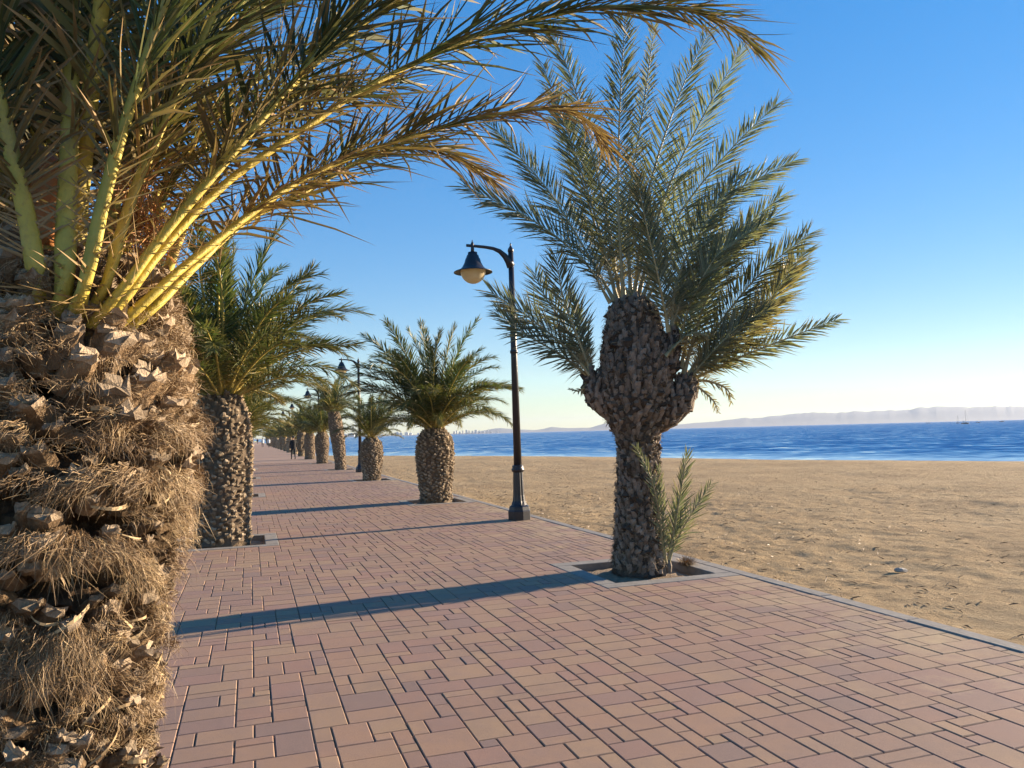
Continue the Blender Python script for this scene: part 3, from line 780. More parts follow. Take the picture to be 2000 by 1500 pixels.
def offshoot(pts, seed, count):
    zs = [(cen(x, y)[1], cen(x, y)[0], max(6, r - 6) * K, dy) for x, y, r, dy in pts]
    pr = [(z, r) for z, x, r, d in zs]; c_ = lambda z: (float(np.interp(z, [q[0] for q in zs], [q[1] for q in zs])), float(np.interp(z, [q[0] for q in zs], [q[3] for q in zs])))
    t_ = trunk(fp, pr, c_, [M['core_grey']], name='side_trunk', seed=seed, n=18, dz=.04)
    boots(t_, pr, c_, BOOT_G, int(count * 1.6), pr[0][0] + .05, pr[-1][0], seed, scale=(.45, .65), most=30)
offshoot([(1208, 832, 10, 0), (1188, 808, 24, -.03), (1171, 788, 30, -.05), (1163, 765, 29, -.08), (1156, 740, 22, -.08), (1150, 722, 12, -.08)], 21, 50)
offshoot([(1275, 852, 12, 0), (1296, 828, 32, -.02), (1313, 800, 42, -.04), (1326, 768, 38, -.06), (1337, 742, 28, -.06), (1346, 726, 14, -.06)], 22, 70)
offshoot([(1280, 765, 20, -.10), (1290, 722, 34, -.13), (1298, 690, 29, -.16), (1305, 662, 18, -.20), (1308, 645, 11, -.20)], 23, 50)
GM = [M['rachis_grey'], M['leaf_grey']]
def shag(tr, prof, cx, n, seed, zlo, zhi, mats, ln=.06, out=.02):
    """short dead fibres all over a trunk"""
    g = np.random.default_rng(seed); mb = MB(); V = []; Cc = []; F = []
    for i in range(n):
        z = g.uniform(zlo, zhi); a = g.uniform(0, 6.283); r = prof_r(prof, z) + out * g.random(); x0, y0 = cx(z)
        rad = np.array([math.cos(a), math.sin(a), 0]); tn = np.array([-rad[1], rad[0], 0]); p = np.array([x0, y0, z]) + rad * r
        d = unit((rad * g.uniform(.2, 1) + tn * g.normal(0, .6) + np.array([0, 0, g.normal(.3, .7)]))[None])[0]; l_ = ln * g.uniform(.4, 1.5)
        w_ = unit(np.cross(d, rad + g.normal(0, .5, 3))[None])[0] * .0028; q = p + d * l_ * .55 + g.normal(0, .006, 3); e = p + d * l_ + np.array([0, 0, -.3 * l_])
        mb.add([p - w_, p + w_, q + w_, q - w_, e], [(0, 1, 2, 3), (3, 2, 4)], 0, [(0, float(g.random()), 0)] * 5)
    o = mb.build('fibre', mats, tr); o['kind'] = 'stuff'
M['fibre_grey'] = fibre_mat('fibre_grey', .55)
shag(tr1, prof1, cx1, 7000, 61, .02, prof1[-1][0] - .05, [M['fibre_grey']])
def rf(pts, y0, y1, face=1.0, **kw):
    P = px_frond(pts, YB + y0, YB + y1)
    t_ = (P[-1] - P[0]).normalized(); inw = Vector((-t_.x, -t_.y, 0)) + Vector((0, 0, 1)) * .6
    hint = inw.normalized() * .8 + Vector((0, -1, 0)) * face
    d = dict(leaf=.50, n=125, wid=.0185, s0=.14, w0=.017, drytip=.15, dry=.03, lod=2, a0=56, a1=31, vang=(2, 10, 20, -6), sag=.05, ragged=.06, w1=.003)
    d.update(kw); add_frond(fp, B1, P, hint, GM, seed=int(pts[-1][0] * 7 + pts[-1][1]), **d)
rf([(1192, 592), (1140, 510), (1040, 430), (908, 365)], -.1, -.5)
rf([(1200, 588), (1150, 500), (1080, 385), (1010, 300), (952, 235)], -.05, .2)
rf([(1205, 585), (1165, 430), (1120, 290), (1082, 190)], .05, .5)
rf([(1212, 585), (1180, 400), (1125, 180), (1075, 55)], .1, .6)
rf([(1206, 585), (1150, 400), (1100, 230), (1060, 130)], .15, .9, .6)
rf([(1218, 585), (1207, 380), (1212, 180), (1222, 28)], -.1, -.3, 1.2, leaf=.46)
rf([(1232, 585), (1228, 400), (1258, 200), (1278, 50)], .05, .3, .5, leaf=.3, dry=.35)
rf([(1238, 585), (1265, 380), (1325, 190), (1384, 62)], .1, .4)
rf([(1245, 585), (1300, 380), (1380, 215), (1450, 95)], .05, .2)
rf([(1250, 592), (1320, 430), (1420, 300), (1515, 205)], -.05, .1)
rf([(1255, 600), (1335, 460), (1435, 375), (1548, 315)], -.1, -.2)
# heads on the right side
rf([(1342, 738), (1400, 640), (1480, 540), (1578, 458)], -.1, -.3)
rf([(1345, 740), (1420, 665), (1510, 580), (1572, 490)], -.05, .2)
rf([(1350, 742), (1440, 700), (1540, 660), (1632, 625)], -.1, -.1, .7, leaf=.36, n=90)
rf([(1335, 730), (1385, 570), (1455, 450), (1522, 385)], -.1, -.2)
rf([(1310, 655), (1325, 540), (1385, 425), (1440, 345)], -.2, -.3, 1.1)
rf([(1306, 648), (1285, 540), (1262, 440), (1245, 350)], -.28, -.75, 1.3, leaf=.45)
rf([(1308, 650), (1345, 560), (1420, 490), (1510, 425)], -.2, -.5)
rf([(1340, 735), (1420, 690), (1490, 610), (1545, 520)], -.1, -.5, .9, dry=.35)
rf([(1318, 700), (1350, 590), (1400, 500), (1465, 450)], -.1, -.7, 1.1)
rf([(1330, 720), (1350, 620), (1375, 520), (1395, 420)], -.1, .5, 1.0)
rf([(1345, 742), (1390, 690), (1440, 640), (1500, 605)], -.12, -.8, .9, dry=.25)
rf([(1345, 742), (1385, 745), (1420, 760), (1428, 785)], -.1, -.2, .6, leaf=.13, n=22, dry=.95, wid=.014, w0=.02)
rf([(1300, 695), (1330, 665), (1355, 650), (1385, 655)], -.3, -.45, .6, leaf=.14, n=22, dry=.95, wid=.018, w0=.02)
rf([(1346, 742), (1375, 765), (1395, 785), (1403, 805)], -.1, -.25, .6, leaf=.10, n=16, dry=.95, wid=.014, w0=.016)
# the small head on the left side
rf([(1152, 732), (1112, 685), (1040, 625), (962, 572)], -.15, -.3, 1.0, n=84)
rf([(1154, 728), (1125, 650), (1100, 580), (1086, 503)], -.12, -.2, 1.1, n=76)
rf([(1150, 735), (1090, 690), (1030, 655), (975, 615)], -.1, -.5, .9, n=76)
rf([(1156, 726), (1142, 670), (1128, 620), (1118, 575)], -.1, .1, .6, leaf=.2, n=56)
rf([(1152, 730), (1105, 640), (1065, 580), (1045, 535)], -.1, .4, .8, n=70)
rf([(1150, 745), (1140, 758), (1128, 764), (1114, 760)], -.12, -.2, .6, leaf=.08, n=10, dry=.95, wid=.02, w0=.015)
# crown round the back, thinner
g = np.random.default_rng(5)
for k_ in range(3):
    az = R(35 + k_ * 50); e0 = g.uniform(48, 74); top = Vector((cx1(3)[0], 0, prof1[-1][0] - .05))
    cv = [top + Vector((math.cos(az) * p[0], math.sin(az) * p[0], p[2])) for p in lib_curve(e0, g.uniform(25, 50), g.uniform(2.1, 2.6))]
    hint = (-math.cos(az) * .8, -math.sin(az) * .8, .5)
    add_frond(fp, Vector((0, 0, 0)), cv, hint, GM, leaf=.40, n=64, wid=.021, s0=.16, w0=.02, lod=1, seed=700 + k_, a0=48, a1=22, drytip=.12)

# young shoot at its foot, a dry bush, a stone
sk = empty('palm_sucker', B1 + Vector((.29, -.10, 0))); tag(sk, 'small green palm shoot sprouting at the foot of the forked palm', 'plant')
def skf(pts, y0, y1, **kw):
    P = px_frond(pts, YB + y0, YB + y1); d = dict(leaf=.27, n=48, wid=.016, s0=.12, w0=.012, lod=2, a0=40, a1=20, vang=(5, 20, 30), sag=.03, spines=False, ragged=.05, w1=.002); d.update(kw)
    add_frond(sk, sk.location, P, Vector((0, -1, .3)), GM, seed=int(pts[-1][0]), **d)
skf([(1303, 1100), (1316, 1040), (1328, 970), (1342, 888)], -.12, -.1)
skf([(1305, 1100), (1322, 1055), (1350, 1005), (1387, 948)], -.12, -.05, n=28)
skf([(1298, 1100), (1288, 1010), (1272, 935), (1244, 876)], -.15, -.45, n=36, leaf=.2)
skf([(1300, 1100), (1296, 1030), (1290, 960), (1286, 915)], -.15, -.35, n=26, leaf=.18)
skf([(1304, 1100), (1310, 1060), (1318, 1015), (1330, 975)], -.1, .2, n=24)
mbs = MB(); mbs.lathe([(-.02, .05), (.05, .06), (.12, .04)], 8); mbs.build('stem', [M['bark_grey']], sk)
bs = empty('dry_bush', ground(1340, 1103)); tag(bs, 'low dry brown grass tuft at the corner of the forked palm pit', 'bush')
mb = MB(); g = np.random.default_rng(9)
for k_ in range(420):
    a = g.uniform(0, 6.28); r0 = g.uniform(0, .09); p = np.array([r0 * math.cos(a), r0 * math.sin(a), 0]); d = np.array([math.cos(a) * g.uniform(.2, 1), math.sin(a) * g.uniform(.2, 1), g.uniform(.3, 1)]); d /= np.linalg.norm(d)
    l_ = g.uniform(.07, .19); w_ = np.array([-d[1], d[0], 0]) * .0035; q = p + d * l_ * .5; e = p + d * l_ + np.array([0, 0, -.04])
    mb.add([p - w_, p + w_, q + w_, q - w_, e], [(0, 1, 2, 3), (3, 2, 4)], 0, [(0, g.random() * .7, 0)] * 5)
mb.build('grass_blades', [M['fibre']], bs)
def stone(loc, sz, seed, label):
    bm = bmesh.new(); bmesh.ops.create_icosphere(bm, subdivisions=3, radius=1); g = np.random.default_rng(seed)
    pl = [(Vector(g.normal(0, 1, 3)).normalized(), g.uniform(.6, .85)) for _ in range(9)]
    for v in bm.verts:
        for n_, d_ in pl:
            k_ = v.co.dot(n_) - d_
            if k_ > 0: v.co -= n_ * k_ * .9
        v.co = Vector((v.co.x * sz[0], v.co.y * sz[1], v.co.z * sz[2])) * (1 + g.normal(0, .02))
    me = bpy.data.meshes.new('stone'); bm.to_mesh(me); bm.free(); o = link('stone', me, None, [M['stone']]); o.location = loc; return tag(o, label, 'stone')
M['stone'] = simple('pale_stone', (0.36, 0.32, 0.27), 0.85, .3, 14, .01)
q = ground(1760, 1119, -.08); stone((q.x, q.y, -.05), (.075, .05, .035), 3, 'single pale stone lying alone on the sand')

mb = MB(); g = np.random.default_rng(91)
for k_ in range(1500):
    a = g.uniform(-6, 14) if k_ % 3 else g.uniform(-6, 30); l = KERB_OUT + .1 + g.exponential(3.2)
    p = PR(a, l); z = float(beach_z(np.array([p.x]), np.array([p.y]), np.array([a]), np.array([l]))[0]); th = g.uniform(0, 6.28); L_ = g.uniform(.015, .07); w_ = g.uniform(.002, .006)
    d = np.array([math.cos(th), math.sin(th), g.normal(0, .25)]) * L_; e = np.array([-math.sin(th), math.cos(th), 0]) * w_; c = np.array([p.x, p.y, z + .006])
    mb.add([c - d - e, c - d + e, c + d + e * .4, c + d - e * .4, c + np.array([0, 0, w_ * 2.2])], [(0, 1, 4), (1, 2, 4), (2, 3, 4), (3, 0, 4)], 0, [(0, g.random() * .35, 0)] * 5)
o = mb.build('beach_debris', [M['fibre']]); o['kind'] = 'stuff'

# ------------------------------------------------------------------ the near palm on the left
B0 = Vector((-1.44, 2.40, 0))
npm = empty('palm_tree', B0); tag(npm, 'big shaggy near palm with hairy brown trunk and yellow leaf stalks', CAT, GP)
profN = [(-.05, .31), (.3, .275), (.62, .262), (.85, .268), (1.05, .275), (1.2, .305), (1.4, .355), (1.6, .375), (1.78, .36), (1.95, .335), (2.12, .295), (2.18, .20)]
cxN = lambda z: (0, 0)
th0 = math.atan2(-B0.y, -B0.x)                      # facing the camera
def th_of(px, py):
    c_ = Vector(((px - 1000) / 1500, 1, 0)).normalized(); o_ = Vector((-B0.x, -B0.y, 0)); bq = o_.dot(c_)
    rr = .40; disc = max(0, bq * bq - (o_.length_squared - rr * rr)); hit = o_ + c_ * (-bq - math.sqrt(disc))
    z = CAM_H + ray(px, py).z / ray(px, py).y * (hit - o_).y
    return math.atan2(hit.y, hit.x), z
HOL = [th_of(px, py) + (w_, h_) for px, py, w_, h_ in ((100, 1160, .34, .036), (235, 1025, .28, .040), (275, 850, .20, .030), (140, 870, .24, .026), (335, 1055, .12, .035), (55, 975, .24, .03),
       (250, 1390, .16, .03), (90, 1420, .25, .03), (290, 1225, .10, .03), (340, 870, .10, .03), (60, 760, .2, .02), (200, 740, .16, .02))]
def hollow(a, z):
    return max(math.exp(-(((a - t_ + math.pi) % (2 * math.pi) - math.pi) / w_) ** 2 - ((z - z_) / h_) ** 2) for t_, z_, w_, h_ in HOL)
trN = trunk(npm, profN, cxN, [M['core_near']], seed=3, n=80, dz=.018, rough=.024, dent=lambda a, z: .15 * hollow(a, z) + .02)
boots(trN, profN, cxN, BOOT_N, 760, .30, 2.15, 17, scale=(.42, .92), tilt=-.12, sink=-.010, scz=lambda z: .78 if z < .8 else (.85 if z < 1.6 else 1.08), skip=lambda a, z: hollow(a, z) > .35)
# hair-like fibre: mats that spring from a ledge, bulge out and sag, with hollows left under them
def strands(mb, g, starts, dirs, rads, length, wid, lift, sagd, tone):
    n = len(starts); l_ = (length * g.uniform(.45, 1.25, n))[:, None]
    side = unit(np.cross(dirs, rads + g.normal(0, .5, (n, 3)))) * (wid * g.uniform(.5, 1.3, n))[:, None]
    crl = g.normal(0, .55, (n, 3)); crl2 = g.normal(0, .30, (n, 3)); dn = np.array([0, 0, -1.0]); V = []
    for u in (0, .3, .62, 1):
        c = starts + dirs * l_ * u + rads * lift * math.sin(u * 2.7) + (crl * u * u + dn * sagd * u * u + crl2 * math.sin(u * 5)) * l_ * .7
        w_ = side * (1 - u * .8); V += [c - w_, c + w_]
    V = np.stack(V, 1).reshape(-1, 3); t_ = np.clip(tone + g.normal(0, .2, n), 0, 1)
    col = np.zeros((n * 8, 3)); col[:, 1] = np.repeat(t_, 8); F = []
    for i in range(n):
        b = i * 8; F += [(b, b + 1, b + 3, b + 2), (b + 2, b + 3, b + 5, b + 4), (b + 4, b + 5, b + 7, b + 6)]
    mb.add(V, F, 0, col)
def mat_of_fibre(mb, g, th, z, half, drop, n, comb, lift, tone, length, base=.02, wid=.0018):
    n = int(n * .95)
    """th, z: middle of the ledge; half: half its width in radians; comb: sideways pull"""
    u = g.uniform(-1, 1, n); v = g.random(n) ** 1.4; a = th + u * half
    zz = z - (u * u) * drop * .5 - v * drop * .75 + g.normal(0, .008, n)
    r = np.array([prof_r(profN, max(.02, q)) for q in zz]) + base + lift * np.sin(np.clip(v, 0, 1) * 2.4) * (1 - .5 * u * u)
    rad = np.stack([np.cos(a), np.sin(a), a * 0], 1); tn = np.stack([-np.sin(a), np.cos(a), a * 0], 1); dn = np.array([0, 0, -1.0])
    st = rad * r[:, None] + np.array([0, 0, 1.0]) * zz[:, None]
    d = unit(tn * (comb[0] + u * .35 + g.normal(0, .30, n))[:, None] + dn * (comb[1] + g.normal(0, .25, n))[:, None] + rad * (.22 + g.normal(0, .2, n))[:, None])
    strands(mb, g, st, d, rad, length * .72, wid * .62, .02, .5, tone)
mb = MB(); g = np.random.default_rng(23)
for (px, py, hw, drop, n_, comb, lift, tone, ln_) in (
        (140, 1215, .25, .16, 700, (.12, 1.0), .05, .46, .10), (45, 1240, .18, .14, 260, (-.3, .9), .04, .36, .11), (190, 1050, .30, .06, 420, (.55, .7), .05, .52, .08),
        (70, 1035, .22, .06, 260, (-.5, .6), .06, .40, .09), (290, 1085, .16, .07, 320, (.3, .9), .05, .58, .08), (325, 910, .20, .07, 380, (.4, .8), .045, .58, .08),
        (350, 975, .13, .07, 300, (.3, 1.), .045, .58, .08), (215, 910, .28, .05, 380, (-.8, .35), .07, .52, .09), (320, 815, .16, .05, 200, (.7, .5), .04, .6, .07)):
    th, z = th_of(px, py); mat_of_fibre(mb, g, th, z, hw, drop, n_, comb, lift, tone, ln_, wid=.0015)
for zi in range(17):                                  # small tangled clumps in rough rows round the trunk
    for k_ in range(17):
        th = th0 + (k_ + .5 * (zi % 2) + g.normal(0, .22)) * 2 * math.pi / 17; z = .78 + zi * .058 + g.normal(0, .016)
        if g.random() < .26 or hollow(th, z) > .3: continue
        sgn = g.choice([-1, 1]); fl = g.random()
        mat_of_fibre(mb, g, th, z, g.uniform(.08, .20), g.uniform(.02, .05), int(g.uniform(60, 130)), (sgn * fl, 1 - fl * .8), g.uniform(.02, .06), g.uniform(.18, .62), g.uniform(.035, .075), wid=.0016, base=g.uniform(.0, .035))
for k_ in range(330): mat_of_fibre(mb, g, th0 + g.uniform(-1.9, 1.9), g.uniform(1.6, 2.14), .10, .03, 34, (g.normal(0, .9), g.normal(0, .6)), .03, g.uniform(.3, .6), .055, base=.018, wid=.0015)
for k_ in range(170): mat_of_fibre(mb, g, th0 + g.uniform(-1.9, 1.9), g.uniform(.40, .85), .10, .03, 24, (g.normal(0, .8), g.normal(.1, .5)), .02, g.uniform(.5, .85), .045, base=-.005, wid=.0016)
for k_ in range(60):                                  # curled dry strips
    th = th0 + g.uniform(-1.6, 1.6); z = g.uniform(.55, 1.75); r = prof_r(profN, z) + .03; n = 8; sg = g.choice([-1, 1]); L_ = g.uniform(.05, .16); cu = g.uniform(-3, 3); V = []; w_ = g.uniform(.003, .008)
    dx = dz_ = 0.0; an = g.uniform(-.9, .9)
    for i in range(n):
        V += [((r + .03 * math.sin(i / 7 * 3)) * math.cos(th + dx / r), (r + .03 * math.sin(i / 7 * 3)) * math.sin(th + dx / r), z + dz_ + e * w_ * (1 - i / n * .6)) for e in (-1, 1)]
        dx += sg * math.cos(an) * L_ / n; dz_ += math.sin(an) * L_ / n; an += cu / n
    mb.add(V, [(i * 2, i * 2 + 1, i * 2 + 3, i * 2 + 2) for i in range(n - 1)], 0, [(0, g.uniform(.55, 1), 0)] * (2 * n))
o = mb.build('fibre', [M['fibre']], trN); o['kind'] = 'stuff'
NM = [M['rachis_near'], M['leaf_near']]
def nf(pts, y0, y1, face=.5, **kw):
    P = px_frond(pts, y0, y1); t0 = (P[1] - P[0]).normalized(); P.insert(0, P[0] - t0 * .05 + (B0 + Vector((0, 0, P[0].z - .16)) - P[0]) * .45); t_ = (P[-1] - P[0]).normalized(); inw = Vector((-t_.x, -t_.y, 0)) * .6 + Vector((0, 0, 1))
    d = dict(leaf=.43, n=125, wid=.0135, s0=.29, w0=.0195, drytip=.25, dry=.04, lod=2, a0=56, a1=26, vang=(10, 32, 52, -10, -25), sag=.08, ragged=.16, basedry=.55, tipdry=.08); d.update(kw)
    add_frond(npm, B0, P, inw.normalized() + Vector((0, -1, 0)) * face, NM, seed=int(abs(pts[-1][0] * 3 + pts[-1][1])), **d)
nf([(240, 585), (330, 470), (450, 350), (600, 247), (700, 180), (850, 105), (1000, 50), (1200, 12), (1380, 28), (1475, 88)], 2.16, 3.15, .35, n=165, leaf=.46, tipdry=.35)                  # top arch
nf([(272, 600), (360, 520), (520, 395), (620, 335), (740, 288), (850, 253), (950, 227), (1067, 211), (1135, 227), (1180, 285)], 2.22, 3.3, .25, n=165, leaf=.38, tipdry=.95, dry=.28)    # brown-tipped arch
nf([(290, 610), (370, 530), (480, 432), (600, 374), (700, 315), (800, 287), (880, 300), (955, 348)], 2.28, 3.6, .25, n=150, leaf=.40, tipdry=.6, dry=.15)
nf([(232, 575), (310, 470), (420, 340), (600, 130), (720, 0), (860, -140), (1010, -240)], 2.14, 2.7, .5, n=125, leaf=.46)
nf([(205, 560), (240, 440), (290, 300), (360, 150), (432, 0), (520, -170), (640, -330)], 2.14, 2.4, .6, n=100)
nf([(165, 560), (195, 420), (235, 270), (290, 100), (330, -20), (400, -230), (520, -480)], 2.08, 2.1, .7, n=100, w0=.026)
nf([(125, 560), (130, 420), (135, 300), (140, 120), (146, -30), (170, -300), (230, -600)], 2.10, 2.3, .7, w0=.030)
nf([(75, 560), (55, 440), (30, 330), (0, 205), (-40, 60), (-120, -150), (-260, -350)], 2.08, 2.0, .7, w0=.025)
nf([(20, 560), (-20, 430), (-80, 300), (-170, 180), (-320, 60)], 2.15, 2.1, .6)
nf([(300, 600), (330, 520), (370, 420), (430, 320), (520, 240), (640, 190), (780, 170)], 2.5, 3.9, .3, dry=.15)
nf([(260, 580), (300, 440), (350, 320), (440, 210), (560, 120), (700, 60)], 2.5, 3.7, .4)
nf([(225, 570), (260, 420), (310, 270), (400, 120), (520, 10), (640, -70)], 2.55, 3.7, .5)
nf([(190, 560), (215, 400), (250, 230), (310, 70), (380, -60)], 2.6, 3.5, .6)
nf([(150, 560), (160, 380), (175, 200), (200, 30), (230, -120)], 2.6, 3.5, .7)
nf([(110, 560), (100, 380), (90, 200), (80, 30), (60, -150)], 2.6, 3.4, .7)
nf([(70, 560), (40, 400), (0, 250), (-60, 100), (-140, -60)], 2.6, 3.4, .7)
nf([(170, 560), (230, 380), (330, 180), (470, 40), (620, -40), (760, -90)], 2.6, 4.2, .5)
nf([(210, 560), (290, 400), (420, 270), (560, 190), (680, 170), (760, 200)], 2.65, 4.3, .4)
g = np.random.default_rng(55)
for k_ in range(15):                                    # the rest of the crown, all round
    az = g.uniform(0, 6.28) if k_ > 9 else R(g.uniform(75, 250)); e0 = g.uniform(52, 84)
    if math.cos(az - th0) > .5: e0 = max(e0, 74)
    top = Vector((math.cos(az) * .16, math.sin(az) * .16, 2.05))
    cv = [top + Vector((math.cos(az) * p[0], math.sin(az) * p[0], p[2])) for p in lib_curve(e0, g.uniform(30, 60), g.uniform(2.3, 3.0))]
    add_frond(npm, Vector((0, 0, 0)), cv, (-math.cos(az) * .8, -math.sin(az) * .8, .5), NM, leaf=.44, n=130, wid=.020, s0=.2, w0=.026, lod=1, seed=900 + k_, drytip=.2, basedry=.35, dry=.03)
# orange flower sheath and wiry flower stalks among the leaf stalks
mb = MB(); q0 = at(88, 480, 2.16) - B0; q1 = at(85, 285, 2.16) - B0
for i in range(9):
    u = i / 8; c = q0.lerp(q1, u); wd = .055 * math.sin(math.pi * min(1, .12 + u * .86)) ** .7
    mb.v.append(np.array([(c.x - wd, c.y + .02, c.z), (c.x, c.y - .02, c.z), (c.x + wd, c.y + .02, c.z)])); mb.col.append(np.zeros((3, 3))); mb.n += 3
for i in range(8):
    for j in (0, 1): mb.f.append((i * 3 + j, i * 3 + j + 1, i * 3 + j + 4, i * 3 + j + 3)); mb.m.append(0)
o = mb.build('flower_sheath', [M['spathe']], npm, True)
md = o.modifiers.new('solid', 'SOLIDIFY'); md.thickness = .008
mb = MB(); g = np.random.default_rng(77)
for (px, py, n_) in ((270, 400, 130), (60, 330, 70), (300, 440, 70), (250, 330, 70)):
    c = at(px, py + 40, 2.38) - B0
    for _ in range(n_):
        p = c + Vector(g.normal(0, .03, 3)); d = Vector((g.normal(0, .5), g.normal(0, .4), g.normal(.3, .6))).normalized(); l_ = g.uniform(.06, .17)
        mb.tube([p, p + d * l_ * .5 + Vector(g.normal(0, .008, 3)), p + d * l_ + Vector(g.normal(0, .02, 3))], [.0022, .002, .001], 3, cap=False)
o = mb.build('flower_stalk', [M['stalk']], npm); o['kind'] = 'stuff'

# ------------------------------------------------------------------ street lamps
def make_lamp():
    root = empty('street_lamp', (0, 0, 0))
    mb = MB(); mb.lathe([(0, .215), (.16, .215), (.18, .20), (.24, .19), (.27, .15)], 8); mb.build('plinth', [M['metal']], root)
    mb = MB(); mb.lathe([(.26, .15), (.34, .118), (.45, .105), (.86, .092), (.88, .092)], 24, flute=(.3, .87, .10)); mb.build('fluted_base', [M['metal']], root, False)
    mb = MB(); mb.lathe([(.87, .098), (.89, .118), (.93, .118), (.945, .10), (.97, .108), (.99, .10), (1.0, .075)], 24); mb.build('collar', [M['metal']], root, True)
    mb = MB(); mb.lathe([(.98, .074), (3.05, .060), (4.98, .050)], 20); mb.build('pole', [M['metal']], root, True)
    mb = MB(); mb.lathe([(3.06, .060), (3.075, .074), (3.12, .074), (3.135, .060)], 20); mb.build('collar', [M['metal']], root, True)
    mb = MB(); mb.lathe([(4.98, .05), (4.99, .058), (5.03, .055), (5.07, .03), (5.10, .012), (5.12, .018), (5.135, .012), (5.16, .002)], 14); mb.build('finial', [M['metal']], root, True)
    ar = [(0, 0, 4.70), (-.045, 0, 4.80), (-.12, 0, 4.90), (-.22, 0, 4.985), (-.34, 0, 5.03), (-.5, 0, 5.05), (-.70, 0, 5.06), (-.86, 0, 5.065)]
    mb = MB(); mb.tube(ar, [.085, .075, .058, .045, .034, .030, .028, .027], 8, flat=.8, up=Vector((0, 1, 0))); mb.build('arm', [M['metal']], root, True)
    hx = -.745
    mb = MB(); mb.lathe([(4.93, .035), (5.00, .033), (5.04, .030), (5.10, .030), (5.125, .02), (5.14, .010), (5.16, .010), (5.175, .002)], 12, (hx, 0, 0)); mb.build('hanger', [M['metal']], root, True)
    outer = [(4.945, .035), (4.94, .085), (4.885, .092), (4.88, .110), (4.83, .122), (4.82, .135), (4.74, .158), (4.67, .195), (4.625, .235), (4.61, .265), (4.575, .355), (4.562, .357)]
    inner = [(4.575, .34), (4.60, .26), (4.60, .20)]
    mb = MB(); mb.lathe(outer + inner, 36, (hx, 0, 0), cap=False); sh = mb.build('lamp_shade', [M['metal']], root, True)
    pr = [(4.60 - .245 * math.sin(a), max(.001, .235 * math.cos(a))) for a in np.linspace(0, math.pi / 2, 12)]
    mb = MB(); mb.lathe(pr[::-1], 32, (hx, 0, 0), cap=False); mb.build('lamp_globe', [M['glass']], root, True)
    return root
lampd = [(5.49, .47), (26.95, .47), (48.4, .47), (69.9, .47), (91.4, .47)]
proto = make_lamp()
LL_ = ['near black lamp post with cream globe standing in front of the sea', 'second black lamp post behind the small sparse palm', 'third black lamp, its arm showing above the leaning palm row', 'fourth black lamp far down the beach edge among crowns', 'fifth and farthest black lamp down the beach edge']
for k_, (a, l) in enumerate(lampd):
    o = proto if k_ == 0 else copy_tree(proto); o.location = PR(a, l, 0.0); o.rotation_euler = (0, R(-.45), PH); tag(o, LL_[k_], 'street lamp', 'black lamps along the beach edge')

# ------------------------------------------------------------------ concrete bench glimpsed between the left palms
bn = empty('bench', (-6.1, 14.1, 0), PH); tag(bn, 'grey concrete bench half hidden between the two nearest left palms', 'bench')
mb = MB(); mb.box((0, 0, .40), (.55, 1.9, .10)); o = mb.build('seat', [M['concrete']], bn)
for s_ in (-.7, .7): mb = MB(); mb.box((0, s_, .174), (.42, .2, .348)); mb.build('leg', [M['concrete']], bn)
for o in bn.children:
    b_ = o.modifiers.new('bev', 'BEVEL'); b_.width = .015; b_.segments = 2

